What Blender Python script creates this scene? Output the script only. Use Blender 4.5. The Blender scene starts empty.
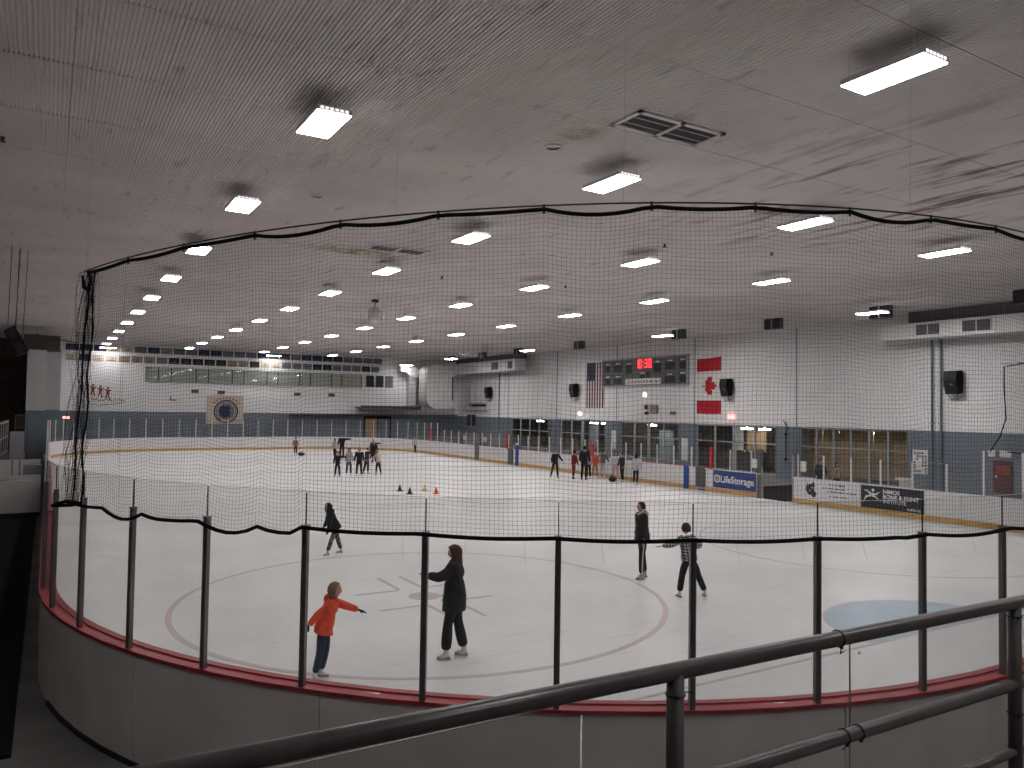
import bpy, bmesh, math, random
from mathutils import Vector, Matrix
R = math.radians
PI = math.pi
random.seed(7)
C = bpy.context.scene.collection
sc = bpy.context.scene

# ------------------------------------------------------------------ camera
YAW, PITCH, ROLL, FPX = .5413, .0337, .0152, 769.86
Fv = Vector((math.sin(YAW)*math.cos(PITCH), math.cos(YAW)*math.cos(PITCH), math.sin(PITCH)))
r0 = Vector((math.cos(YAW), -math.sin(YAW), 0)); u0 = r0.cross(Fv)
rv = r0*math.cos(ROLL)+u0*math.sin(ROLL); uv = -r0*math.sin(ROLL)+u0*math.cos(ROLL)
cam_d = bpy.data.cameras.new('camera'); cam = bpy.data.objects.new('camera', cam_d); C.objects.link(cam)
CAM = Vector((-.1076, -4.2434, 3.63))
M4 = Matrix((rv, uv, -Fv)).transposed().to_4x4(); M4.translation = CAM
cam.matrix_world = M4
cam_d.sensor_width = 36; cam_d.lens = 36*FPX/1024; cam_d.clip_start = .05; cam_d.clip_end = 300
sc.camera = cam
# ------------------------------------------------------------------ world, exposure
w = bpy.data.worlds.new('world'); sc.world = w; w.use_nodes = True
w.node_tree.nodes['Background'].inputs[0].default_value = (.8, .85, 1, 1)
w.node_tree.nodes['Background'].inputs[1].default_value = .05
sc.view_settings.view_transform = 'Standard'; sc.view_settings.look = 'None'
sc.view_settings.gamma = 1; sc.view_settings.use_curve_mapping = False
sc.view_settings.exposure = 0.0
LAMP = 29.0          # strength of every ceiling fixture's diffuser
sc.cycles.max_bounces = 12; sc.cycles.diffuse_bounces = 8; sc.cycles.glossy_bounces = 3
sc.cycles.transparent_max_bounces = 24; sc.cycles.transmission_bounces = 4
sc.cycles.sample_clamp_indirect = 4

# ------------------------------------------------------------------ materials
def lin(c):
    return tuple(((v/255)/12.92 if v/255 <= .04045 else ((v/255+.055)/1.055)**2.4) for v in c)
MATS = {}
def mat(name, rgb, rough=.6, metal=0, noise=0, nscale=3, bump=0, bscale=40, spec=.5, emit=None, estr=0):
    if name in MATS: return MATS[name]
    m = bpy.data.materials.new(name); m.use_nodes = True; MATS[name] = m
    nt = m.node_tree; b = nt.nodes['Principled BSDF']
    b.inputs['Base Color'].default_value = (*rgb, 1); b.inputs['Roughness'].default_value = rough
    b.inputs['Metallic'].default_value = metal; b.inputs['Specular IOR Level'].default_value = spec
    geo = nt.nodes.new('ShaderNodeNewGeometry')
    if noise:
        n = nt.nodes.new('ShaderNodeTexNoise'); n.inputs['Scale'].default_value = nscale; n.inputs['Detail'].default_value = 5
        nt.links.new(geo.outputs['Position'], n.inputs['Vector'])
        mr = nt.nodes.new('ShaderNodeMapRange'); mr.inputs[1].default_value = .3; mr.inputs[2].default_value = .7
        mr.inputs[3].default_value = 1-noise; mr.inputs[4].default_value = 1+noise*.4
        nt.links.new(n.outputs[0], mr.inputs[0])
        mx = nt.nodes.new('ShaderNodeMix'); mx.data_type = 'RGBA'; mx.blend_type = 'MULTIPLY'; mx.inputs[0].default_value = 1
        mx.inputs[6].default_value = (*rgb, 1)
        nt.links.new(mr.outputs[0], mx.inputs[7]); nt.links.new(mx.outputs[2], b.inputs['Base Color'])
    if bump:
        n2 = nt.nodes.new('ShaderNodeTexNoise'); n2.inputs['Scale'].default_value = bscale
        nt.links.new(geo.outputs['Position'], n2.inputs['Vector'])
        bp = nt.nodes.new('ShaderNodeBump'); bp.inputs['Strength'].default_value = bump; bp.inputs['Distance'].default_value = .01
        nt.links.new(n2.outputs[0], bp.inputs['Height']); nt.links.new(bp.outputs[0], b.inputs['Normal'])
    if emit:
        b.inputs['Emission Color'].default_value = (*emit, 1); b.inputs['Emission Strength'].default_value = estr
    return m

def glass_mat(name, tint, refl=.06, haze=.0, hcol=(.6, .6, .6)):
    m = bpy.data.materials.new(name); m.use_nodes = True; nt = m.node_tree; MATS[name] = m
    nt.nodes.remove(nt.nodes['Principled BSDF']); out = nt.nodes['Material Output']
    t = nt.nodes.new('ShaderNodeBsdfTransparent'); t.inputs[0].default_value = (*tint, 1)
    g = nt.nodes.new('ShaderNodeBsdfGlossy'); g.inputs['Roughness'].default_value = .03
    lw = nt.nodes.new('ShaderNodeLayerWeight'); lw.inputs[0].default_value = .5
    pw_ = nt.nodes.new('ShaderNodeMath'); pw_.operation = 'POWER'; pw_.inputs[1].default_value = 4; nt.links.new(lw.outputs['Facing'], pw_.inputs[0])
    ma = nt.nodes.new('ShaderNodeMath'); ma.operation = 'MULTIPLY_ADD'; ma.inputs[1].default_value = .45; ma.inputs[2].default_value = .03; nt.links.new(pw_.outputs[0], ma.inputs[0])
    mx = nt.nodes.new('ShaderNodeMixShader'); nt.links.new(ma.outputs[0], mx.inputs[0])
    nt.links.new(t.outputs[0], mx.inputs[1]); nt.links.new(g.outputs[0], mx.inputs[2])
    last = mx
    if haze:
        d = nt.nodes.new('ShaderNodeBsdfDiffuse'); d.inputs[0].default_value = (*hcol, 1)
        n = nt.nodes.new('ShaderNodeTexNoise'); n.inputs['Scale'].default_value = 2.2; n.inputs['Detail'].default_value = 8
        geo = nt.nodes.new('ShaderNodeNewGeometry'); nt.links.new(geo.outputs['Position'], n.inputs['Vector'])
        mr = nt.nodes.new('ShaderNodeMapRange'); mr.inputs[1].default_value = .35; mr.inputs[2].default_value = .75
        mr.inputs[3].default_value = haze*.5; mr.inputs[4].default_value = haze*2
        nt.links.new(n.outputs[0], mr.inputs[0])
        m2 = nt.nodes.new('ShaderNodeMixShader'); nt.links.new(mr.outputs[0], m2.inputs[0])
        nt.links.new(mx.outputs[0], m2.inputs[1]); nt.links.new(d.outputs[0], m2.inputs[2]); last = m2
    nt.links.new(last.outputs[0], out.inputs[0])
    return m

def ceiling_mat():
    m = bpy.data.materials.new('ribbed_liner'); m.use_nodes = True; nt = m.node_tree; MATS['ceil'] = m
    b = nt.nodes['Principled BSDF']; b.inputs['Roughness'].default_value = .95; b.inputs['Specular IOR Level'].default_value = .1
    geo = nt.nodes.new('ShaderNodeNewGeometry'); L = nt.links.new
    def noise(sc_, det, vec=None):
        n = nt.nodes.new('ShaderNodeTexNoise'); n.inputs['Scale'].default_value = sc_; n.inputs['Detail'].default_value = det
        L(vec or geo.outputs['Position'], n.inputs['Vector']); return n.outputs[0]
    def rng(v, a, b_, c, d):
        r = nt.nodes.new('ShaderNodeMapRange'); L(v, r.inputs[0])
        for i, x in enumerate((a, b_, c, d)): r.inputs[i+1].default_value = x
        return r.outputs[0]
    def mul(a, b_):
        x = nt.nodes.new('ShaderNodeMath'); x.operation = 'MULTIPLY'; L(a, x.inputs[0])
        if isinstance(b_, float): x.inputs[1].default_value = b_
        else: L(b_, x.inputs[1])
        return x.outputs[0]
    def mix(f, a, b_):
        x = nt.nodes.new('ShaderNodeMix'); x.data_type = 'RGBA'; L(f, x.inputs[0])
        if isinstance(a, tuple): x.inputs[6].default_value = (*a, 1)
        else: L(a, x.inputs[6])
        x.inputs[7].default_value = (*b_, 1); return x.outputs[2]
    def blob(cx, cy, rx, ry):
        mp = nt.nodes.new('ShaderNodeMapping'); mp.vector_type = 'TEXTURE'
        mp.inputs['Location'].default_value = (cx, cy, 8.65); mp.inputs['Scale'].default_value = (rx, ry, 1)
        L(geo.outputs['Position'], mp.inputs['Vector'])
        ln = nt.nodes.new('ShaderNodeVectorMath'); ln.operation = 'LENGTH'; L(mp.outputs[0], ln.inputs[0])
        return rng(ln.outputs['Value'], .35, 1, 1, 0)
    base = mix(rng(noise(.35, 6), .35, .7, 0, 1), (.80, .76, .745), (.68, .64, .63))
    # streaked rust stains by the right of the arena
    mp = nt.nodes.new('ShaderNodeMapping'); mp.inputs['Scale'].default_value = (2.6, .5, 1); L(geo.outputs['Position'], mp.inputs['Vector'])
    st = mul(rng(noise(1.0, 8, mp.outputs[0]), .53, .66, 0, .85), blob(16.5, 6, 6, 7.5))
    base = mix(st, base, (.17, .105, .095))
    for (cx, cy, rx, ry) in ((8.0, 6.9, .55, .9), (8.6, 19.5, 1.7, .9), (7.6, 19.4, 2.5, .8)):
        base = mix(mul(mul(rng(noise(3, 5), .38, .6, 0, 1), blob(cx, cy, rx, ry)), .55), base, (.26, .2, .06))
    mp2 = nt.nodes.new('ShaderNodeMapping'); mp2.inputs['Scale'].default_value = (3, .8, 1); L(geo.outputs['Position'], mp2.inputs['Vector'])
    base = mix(rng(noise(1.3, 6, mp2.outputs[0]), .62, .72, 0, .35), base, (.2, .16, .15))
    L(base, b.inputs['Base Color'])
    return m

def block_mat(name, rgb, rgb2):
    """painted concrete block: faint joints in colour and bump"""
    m = bpy.data.materials.new(name); m.use_nodes = True; nt = m.node_tree; L = nt.links.new
    b = nt.nodes['Principled BSDF']; b.inputs['Roughness'].default_value = .7; MATS[name] = m
    geo = nt.nodes.new('ShaderNodeNewGeometry')
    sx = nt.nodes.new('ShaderNodeSeparateXYZ'); L(geo.outputs['Position'], sx.inputs[0])
    ad = nt.nodes.new('ShaderNodeMath'); L(sx.outputs[0], ad.inputs[0]); L(sx.outputs[1], ad.inputs[1])
    cb = nt.nodes.new('ShaderNodeCombineXYZ'); L(ad.outputs[0], cb.inputs[0]); L(sx.outputs[2], cb.inputs[1])
    br = nt.nodes.new('ShaderNodeTexBrick'); L(cb.outputs[0], br.inputs['Vector'])
    br.inputs['Scale'].default_value = 1; br.inputs['Brick Width'].default_value = .4; br.inputs['Row Height'].default_value = .2
    br.inputs['Mortar Size'].default_value = .012; br.inputs['Mortar Smooth'].default_value = .3
    br.inputs['Color1'].default_value = (*rgb, 1); br.inputs['Color2'].default_value = (*rgb2, 1)
    br.inputs['Mortar'].default_value = tuple(v*.72 for v in rgb)+(1,)
    n = nt.nodes.new('ShaderNodeTexNoise'); n.inputs['Scale'].default_value = .5; n.inputs['Detail'].default_value = 5; L(geo.outputs['Position'], n.inputs['Vector'])
    mr = nt.nodes.new('ShaderNodeMapRange'); mr.inputs[3].default_value = .85; mr.inputs[4].default_value = 1.1; L(n.outputs[0], mr.inputs[0])
    mx = nt.nodes.new('ShaderNodeMix'); mx.data_type = 'RGBA'; mx.blend_type = 'MULTIPLY'; mx.inputs[0].default_value = 1
    L(br.outputs['Color'], mx.inputs[6]); L(mr.outputs[0], mx.inputs[7]); L(mx.outputs[2], b.inputs['Base Color'])
    bp = nt.nodes.new('ShaderNodeBump'); bp.invert = True; bp.inputs['Strength'].default_value = .5; bp.inputs['Distance'].default_value = .01
    L(br.outputs['Fac'], bp.inputs['Height']); L(bp.outputs[0], b.inputs['Normal'])
    return m

def ice_mat():
    m = bpy.data.materials.new('ice'); m.use_nodes = True; nt = m.node_tree; L = nt.links.new; MATS['ice'] = m
    b = nt.nodes['Principled BSDF']; geo = nt.nodes.new('ShaderNodeNewGeometry')
    n = nt.nodes.new('ShaderNodeTexNoise'); n.inputs['Scale'].default_value = .3; n.inputs['Detail'].default_value = 7; L(geo.outputs['Position'], n.inputs['Vector'])
    cr = nt.nodes.new('ShaderNodeValToRGB'); L(n.outputs[0], cr.inputs[0])
    cr.color_ramp.elements[0].position = .34; cr.color_ramp.elements[0].color = (.80, .80, .815, 1)
    cr.color_ramp.elements[1].position = .62; cr.color_ramp.elements[1].color = (.90, .89, .89, 1)
    # fine scuffs left by blades
    mp = nt.nodes.new('ShaderNodeMapping'); mp.inputs['Rotation'].default_value = (0, 0, .7); mp.inputs['Scale'].default_value = (1, 7, 1); L(geo.outputs['Position'], mp.inputs['Vector'])
    n2 = nt.nodes.new('ShaderNodeTexNoise'); n2.inputs['Scale'].default_value = 1.5; n2.inputs['Detail'].default_value = 8; n2.inputs['Distortion'].default_value = 1.2; L(mp.outputs[0], n2.inputs['Vector'])
    mr = nt.nodes.new('ShaderNodeMapRange'); mr.inputs[1].default_value = .55; mr.inputs[2].default_value = .75; mr.inputs[3].default_value = 1; mr.inputs[4].default_value = .86; L(n2.outputs[0], mr.inputs[0])
    mx = nt.nodes.new('ShaderNodeMix'); mx.data_type = 'RGBA'; mx.blend_type = 'MULTIPLY'; mx.inputs[0].default_value = 1
    L(cr.outputs[0], mx.inputs[6]); L(mr.outputs[0], mx.inputs[7]); L(mx.outputs[2], b.inputs['Base Color'])
    b.inputs['Roughness'].default_value = .42; b.inputs['Specular IOR Level'].default_value = .35
    bp = nt.nodes.new('ShaderNodeBump'); bp.inputs['Strength'].default_value = .2; bp.inputs['Distance'].default_value = .01
    L(n2.outputs[0], bp.inputs['Height']); L(bp.outputs[0], b.inputs['Normal'])
    return m

ceiling_mat(); ice_mat()
WHITE_BLK = block_mat('white_block', (.86, .85, .85), (.84, .83, .84))
BLUE_BLK = block_mat('blue_block', (.175, .203, .238), (.165, .193, .228))
GLASS = glass_mat('rink_glass', (.955, .965, .96), haze=.012)
PANE = glass_mat('window_glass', (.92, .94, .94))
PLEXI = glass_mat('clear_panel', (.95, .95, .95), haze=.006)
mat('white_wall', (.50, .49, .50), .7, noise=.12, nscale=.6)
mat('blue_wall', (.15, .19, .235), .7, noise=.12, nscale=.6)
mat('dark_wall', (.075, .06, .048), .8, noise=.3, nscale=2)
mat('concrete', (.17, .165, .165), .8, noise=.3, nscale=1.2, bump=.2)
mat('rubber', (.012, .011, .012), .95, spec=.15)
mat('board_white', (.80, .79, .80), .4, noise=.05, nscale=2)
mat('board_back', (.80, .745, .72), .55, noise=.12, nscale=1.5)
mat('red_cap', (.42, .035, .05), .45, noise=.15, nscale=5)
mat('yellow_kick', (.60, .38, .14), .5, noise=.15, nscale=4)
mat('aluminium', (.42, .40, .39), .38, .85)
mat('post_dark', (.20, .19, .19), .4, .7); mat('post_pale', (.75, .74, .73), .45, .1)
mat('rail_paint', (.13, .115, .118), .3, .15, noise=.2, nscale=9)
mat('rail_post_paint', (.07, .062, .063), .5, .1, noise=.2, nscale=9)
mat('black', (.012, .012, .013), .6)
mat('black_rope', (.010, .010, .012), .9, spec=.1)
mat('twine', (.012, .012, .013), .9, spec=.1)
mat('wire', (.45, .44, .43), .5, .6)
mat('fixture', (.6, .6, .6), .4, .2)
mat('diffuser_high', (.9, .9, .9), .5, emit=(1, .97, .96), estr=LAMP*6)
mat('slot_glow', (.9, .9, .9), .5, emit=(1, .97, .96), estr=1.2)
mat('diffuser', (.9, .9, .9), .5, emit=(1, .97, .96), estr=LAMP)
mat('vent_frame', (.62, .6, .58), .5)
mat('vent_dark', (.05, .043, .045), .7)
mat('duct', (.68, .67, .67), .45, .15, noise=.08, nscale=1.2)
mat('duct_dark', (.09, .085, .09), .6)
mat('trim_blue', (.12, .15, .185), .5)
mat('frame_grey', (.34, .37, .40), .5)
mat('tan_board', (.40, .27, .16), .7, noise=.2, nscale=1.5)
mat('lobby_wall', (.20, .17, .15), .8, noise=.3, nscale=1)
mat('lobby_lamp', (.9, .9, .9), .5, emit=(1, .97, .9), estr=22)
mat('navy', lin((44, 50, 78)), .8); mat('cream', lin((196, 184, 168)), .8); mat('tan', lin((150, 135, 122)), .8)
mat('grey', lin((110, 110, 118)), .8); mat('charcoal', lin((38, 38, 44)), .8)
mat('flag_red', (.42, .012, .022), .8); mat('stripe_red', (.16, .018, .028), .8); mat('flag_white', (.72, .71, .71), .8); mat('flag_navy', (.018, .026, .055), .8)
mat('scoreboard_face', (.09, .09, .09), .5); mat('led_red', (.9, .02, .02), .5, emit=(1, .05, .07), estr=2.6)
mat('led_bg', (.05, .008, .01), .5, emit=(1, .03, .05), estr=.06)
mat('sign_blue', (.03, .06, .22), .45); mat('sign_dark', (.03, .035, .04), .45); mat('sign_white', (.74, .73, .76), .45)
mat('sign_text', (.78, .78, .78), .5); mat('sign_gold', (.42, .34, .16), .5); mat('ink', (.04, .035, .05), .6)
mat('exit_red', (.9, .25, .22), .5, emit=(1, .35, .33), estr=2.2); mat('lamp_warm', (.9, .8, .75), .5, emit=(1, .85, .78), estr=2)
mat('circle_red', (.68, .56, .58), .45, noise=.12, nscale=6); mat('dot_red', (.64, .50, .52), .45, noise=.2, nscale=8)
mat('hash_grey', (.60, .54, .56), .45, noise=.2, nscale=8); mat('crease_blue', (.47, .58, .70), .45, noise=.08, nscale=2)
mat('line_faint', (.64, .62, .65), .45, noise=.1, nscale=3)
mat('blue_pad', (.02, .07, .30), .5); mat('red_pad', (.5, .02, .02), .5); mat('gate_grey', (.11, .105, .105), .5)
mat('cone_black', (.015, .015, .015), .6); mat('cone_yellow', (.65, .52, .12), .6); mat('cone_red', (.8, .09, .03), .6)
mat('mirror', (.62, .62, .61), .38, .9)
mat('speaker_black', (.008, .008, .009), .9, spec=.15); mat('paper', (.72, .71, .70), .7)
mat('logo_red', (.28, .06, .045), .7); mat('door_maroon', (.09, .03, .03), .6)

# ------------------------------------------------------------------ mesh helpers
class MB:
    def __init__(s): s.v = []; s.f = []; s.m = []
    def quad(s, *p, m=0):
        i = len(s.v); s.v += [tuple(q) for q in p]; s.f.append(tuple(range(i, i+len(p)))); s.m.append(m); return s
    def box(s, x0, y0, z0, x1, y1, z1, m=0):
        i = len(s.v)
        s.v += [(x0, y0, z0), (x1, y0, z0), (x1, y1, z0), (x0, y1, z0), (x0, y0, z1), (x1, y0, z1), (x1, y1, z1), (x0, y1, z1)]
        for f in ((0, 3, 2, 1), (4, 5, 6, 7), (0, 1, 5, 4), (1, 2, 6, 5), (2, 3, 7, 6), (3, 0, 4, 7)):
            s.f.append(tuple(i+k for k in f)); s.m.append(m)
        return s
    def prism(s, pts, a, b, axis='z', m=0):
        """pts: 2-D outline; extruded between a and b along axis"""
        def P(p, t): return (p[0], p[1], t) if axis == 'z' else ((t, p[0], p[1]) if axis == 'x' else (p[0], t, p[1]))
        i = len(s.v); n = len(pts)
        s.v += [P(p, a) for p in pts]+[P(p, b) for p in pts]
        s.f.append(tuple(range(i+n-1, i-1, -1))); s.m.append(m); s.f.append(tuple(range(i+n, i+2*n))); s.m.append(m)
        for k in range(n):
            s.f.append((i+k, i+(k+1) % n, i+n+(k+1) % n, i+n+k)); s.m.append(m)
        return s
    def tube(s, pts, r, n=8, m=0, cap=True, closed=False):
        pts = [Vector(p) for p in pts]; N = len(pts); i0 = len(s.v)
        rr = r if isinstance(r, (list, tuple)) else [r]*N
        for k, p in enumerate(pts):
            if closed: d = pts[(k+1) % N]-pts[k-1]
            else: d = pts[min(k+1, N-1)]-pts[max(k-1, 0)]
            if d.length < 1e-9: d = Vector((0, 0, 1))
            d.normalize(); up = Vector((0, 0, 1)) if abs(d.z) < .9 else Vector((1, 0, 0))
            a = d.cross(up).normalized(); b = a.cross(d)
            for j in range(n):
                t = 2*PI*j/n; s.v.append(tuple(p+(a*math.cos(t)+b*math.sin(t))*rr[k]))
        for k in range(N if closed else N-1):
            k2 = (k+1) % N
            for j in range(n):
                s.f.append((i0+k*n+j, i0+k*n+(j+1) % n, i0+k2*n+(j+1) % n, i0+k2*n+j)); s.m.append(m)
        if cap and not closed:
            s.f.append(tuple(i0+j for j in range(n))[::-1]); s.m.append(m)
            s.f.append(tuple(i0+(N-1)*n+j for j in range(n))); s.m.append(m)
        return s
    def disc(s, c, r, axis='z', n=24, th=.004, m=0, rin=0):
        """flat disc or ring, thickness th along +axis"""
        def P(u, v, t):
            return (c[0]+u, c[1]+v, c[2]+t) if axis == 'z' else ((c[0]+t, c[1]+u, c[2]+v) if axis == 'x' else (c[0]+u, c[1]+t, c[2]+v))
        for k in range(n):
            a, b = 2*PI*k/n, 2*PI*(k+1)/n
            o1, o2 = (r*math.cos(a), r*math.sin(a)), (r*math.cos(b), r*math.sin(b))
            i1, i2 = (rin*math.cos(a), rin*math.sin(a)), (rin*math.cos(b), rin*math.sin(b))
            s.quad(P(*i1, th), P(*o1, th), P(*o2, th), P(*i2, th), m=m)
            s.quad(P(*o1, 0), P(*o2, 0), P(*o2, th), P(*o1, th), m=m)
        return s
    def sphere(s, c, r, seg=16, ring=10, m=0, sx=1, sy=1, sz=1):
        i0 = len(s.v)
        for a in range(ring+1):
            t = PI*a/ring
            for b in range(seg):
                p = 2*PI*b/seg
                s.v.append((c[0]+r*sx*math.sin(t)*math.cos(p), c[1]+r*sy*math.sin(t)*math.sin(p), c[2]+r*sz*math.cos(t)))
        for a in range(ring):
            for b in range(seg):
                s.f.append((i0+a*seg+b, i0+(a+1)*seg+b, i0+(a+1)*seg+(b+1) % seg, i0+a*seg+(b+1) % seg)); s.m.append(m)
        return s
    def mesh(s, name, mats, smooth=False):
        me = bpy.data.meshes.new(name); me.from_pydata(s.v, [], s.f)
        for m in (mats if isinstance(mats, (list, tuple)) else [mats]):
            me.materials.append(MATS[m] if isinstance(m, str) else m)
        me.polygons.foreach_set('material_index', s.m)
        if smooth: me.polygons.foreach_set('use_smooth', [True]*len(s.f))
        me.update(); return me
    def build(s, name, mats, parent=None, smooth=False, loc=None):
        o = bpy.data.objects.new(name, s.mesh(name, mats, smooth)); C.objects.link(o)
        if parent: o.parent = parent
        if loc: o.location = loc
        return o
def part(name, me, parent, loc=(0, 0, 0), rz=0):
    o = bpy.data.objects.new(name, me); C.objects.link(o); o.parent = parent; o.location = loc; o.rotation_euler = (0, 0, rz); return o
def tag(o, label=None, cat=None, group=None, kind=None):
    if label: o['label'] = label
    if cat: o['category'] = cat
    if group: o['group'] = group
    if kind: o['kind'] = kind
    return o
def thing(name, label, cat, loc=(0, 0, 0), rz=0, group=None):
    o = bpy.data.objects.new(name, None); C.objects.link(o); o.location = loc; o.rotation_euler = (0, 0, rz); o.empty_display_size = .2
    return tag(o, label, cat, group)
def dup(root, loc, rz=None):
    r = root.copy(); C.objects.link(r); r.location = loc
    if rz is not None: r.rotation_euler = (0, 0, rz)
    for ch in list(root.children):
        c = ch.copy(); C.objects.link(c); c.parent = r
        for g in ch.children:
            d = g.copy(); C.objects.link(d); d.parent = c
    return r
def text_mb(txt, size, align='LEFT', bold=.0):
    """flat text outline as a mesh datablock in its own x/y plane, a few mm thick"""
    cu = bpy.data.curves.new('lettering', 'FONT'); cu.body = txt; cu.size = size; cu.extrude = .004; cu.offset = bold
    cu.align_x = align; cu.align_y = 'CENTER'; cu.resolution_u = 2
    o = bpy.data.objects.new('lettering', cu); C.objects.link(o)
    bpy.context.view_layer.update()
    me = bpy.data.meshes.new_from_object(o.evaluated_get(bpy.context.evaluated_depsgraph_get()))
    bpy.data.objects.remove(o); bpy.data.curves.remove(cu); return me
def put_text(txt, size, parent, loc, matname, bold=0, align='LEFT', face='-x', name='lettering'):
    me = text_mb(txt, size, align, bold); me.materials.clear(); me.materials.append(MATS[matname])
    o = part(name, me, parent, loc)
    # -x facing: text x runs to -Y, text y runs to +Z, faces -X
    if face == '-x': o.rotation_euler = (PI/2, 0, -PI/2)
    else: o.rotation_euler = (PI/2, 0, 0)       # faces -Y
    return o
ORD = ['first', 'second', 'third', 'fourth', 'fifth', 'sixth', 'seventh', 'eighth', 'ninth', 'tenth', 'eleventh', 'twelfth',
       'thirteenth', 'fourteenth', 'fifteenth', 'sixteenth', 'seventeenth', 'eighteenth', 'nineteenth', 'twentieth',
       'twenty-first', 'twenty-second', 'twenty-third', 'twenty-fourth', 'twenty-fifth', 'twenty-sixth', 'twenty-seventh', 'twenty-eighth', 'twenty-ninth', 'thirtieth']

# ------------------------------------------------------------------ rink outline
W_, L_, RR = 26.2, 61.7, 8.53
QA = RR*PI/2; SX = W_-2*RR; SY = L_-2*RR
S1 = QA; S2 = S1+SX; S3 = S2+QA; S4 = S3+SY; S5 = S4+QA; S6 = S5+SX; S7 = S6+QA; S8 = S7+SY
def ring(s, off=0.0):
    """point on the rink outline at arc length s, moved outwards by off; returns (x, y, nx, ny)"""
    s = s % S8
    if s < S1: a = PI+s/RR; cx, cy = RR, RR; nx, ny = math.cos(a), math.sin(a); x, y = cx+RR*nx, cy+RR*ny
    elif s < S2: x, y, nx, ny = RR+s-S1, 0, 0, -1
    elif s < S3: a = 1.5*PI+(s-S2)/RR; nx, ny = math.cos(a), math.sin(a); x, y = W_-RR+RR*nx, RR+RR*ny
    elif s < S4: x, y, nx, ny = W_, RR+s-S3, 1, 0
    elif s < S5: a = (s-S4)/RR; nx, ny = math.cos(a), math.sin(a); x, y = W_-RR+RR*nx, L_-RR+RR*ny
    elif s < S6: x, y, nx, ny = W_-RR-(s-S5), L_, 0, 1
    elif s < S7: a = PI/2+(s-S6)/RR; nx, ny = math.cos(a), math.sin(a); x, y = RR+RR*nx, L_-RR+RR*ny
    else: x, y, nx, ny = 0, L_-RR-(s-S7), -1, 0
    return x+nx*off, y+ny*off, nx, ny
def sR(Y): return S3+Y-RR
def strip(mb, s0, s1, o0, o1, z0, z1, m=0, step=.6, mo=None):
    """solid band following the outline between offsets o0<o1"""
    n = max(1, round((s1-s0)/step)); n = 1 if (S3 <= s0 % S8 and s1 <= S4) else n
    P = []
    for k in range(n+1):
        s = s0+(s1-s0)*k/n; a = ring(s, o0); b = ring(s, o1)
        P.append(((a[0], a[1]), (b[0], b[1])))
    mo = m if mo is None else mo
    for k in range(n):
        (a, b), (c, d) = P[k], P[k+1]
        mb.quad((*a, z0), (*c, z0), (*c, z1), (*a, z1), m=m)
        mb.quad((*d, z0), (*b, z0), (*b, z1), (*d, z1), m=mo)
        mb.quad((*a, z1), (*c, z1), (*d, z1), (*b, z1), m=m)
        mb.quad((*a, z0), (*b, z0), (*d, z0), (*c, z0), m=m)
    for (a, b), fl in ((P[0], 0), (P[-1], 1)):
        q = [(*a, z0), (*a, z1), (*b, z1), (*b, z0)]
        mb.quad(*(q[::-1] if fl else q), m=m)
    return mb

# ------------------------------------------------------------------ the shell
XR, YF, XL, YN, HC, FZ = 36.8, 68.2, -8.0, -10.0, 8.65, -.13
tag(MB().box(XL-.3, YN-.3, FZ-.3, XR+5.5, YF+.5, FZ).build('floor', 'concrete'), 'grey concrete floor around the rink boards', kind='structure')
ice = MB()
out = [ring(S8*k/240)[:2] for k in range(240)]
ice.prism(out, FZ+.002, 0)
ice_o = tag(ice.build('ice_sheet', 'ice'), 'pale scuffed ice surface of the rink', kind='structure')
# markings frozen into the ice (flat paint)
def flat(name, label, pts_or_mb, m):
    o = pts_or_mb.build(name, m, ice_o); o['label'] = label; return o
flat('faceoff_circle', 'faded pink ring of the near face-off circle', MB().disc((6.25, 9.45, 0), 4.6, n=96, th=.003, rin=4.5), 'circle_red')
flat('faceoff_dot', 'faded pink spot at the centre of the near face-off circle', MB().disc((6.25, 9.5, 0), .31, n=24, th=.003), 'dot_red')
hm = [(5.98, 10.2, 6.06, 11.35), (6.46, 10.2, 6.54, 11.35), (5.1, 10.12, 5.98, 10.2), (6.54, 10.12, 7.42, 10.2),
      (5.1, 8.82, 5.98, 8.9), (6.54, 8.88, 7.42, 8.96), (5.98, 7.7, 6.06, 8.82), (6.56, 7.7, 6.64, 8.82)]
for a in hm: flat('hash_mark', 'grey painted hash mark beside the face-off spot', MB().box(a[0], a[1], 0, a[2], a[3], .003), 'hash_grey')
cp = [(13.2+1.95*math.cos(t), 3.36+1.85*math.sin(t)) for t in [PI*k/32 for k in range(33)]]
flat('goal_crease', 'pale blue half-round goal crease', MB().prism(cp, 0, .003), 'crease_blue')
flat('crease_outline', 'faded red edge line of the goal crease', (lambda m: ([m.quad((13.2+1.95*math.cos(t), 3.36+1.85*math.sin(t), .004), (13.2+2.0*math.cos(t), 3.36+1.9*math.sin(t), .004), (13.2+2.0*math.cos(t+PI/32), 3.36+1.9*math.sin(t+PI/32), .004), (13.2+1.95*math.cos(t+PI/32), 3.36+1.85*math.sin(t+PI/32), .004)) for t in [PI*k/32 for k in range(32)]], m)[1])(MB()), 'circle_red')
flat('goal_line', 'faded red goal line', MB().box(2.3, 3.33, 0, 23.9, 3.39, .0035), 'circle_red')
for y, wd in ((22.8, .1), (22.4, .04), (38.7, .3)): flat('blue_line', 'faint grey-blue line across the ice', MB().box(.05, y-wd/2, 0, 26.1, y+wd/2, .003), 'line_faint')
flat('faceoff_circle', 'faded ring of the right-hand face-off circle', MB().disc((19.95, 9.45, 0), 4.6, n=96, th=.003, rin=4.54), 'circle_red')

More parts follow.
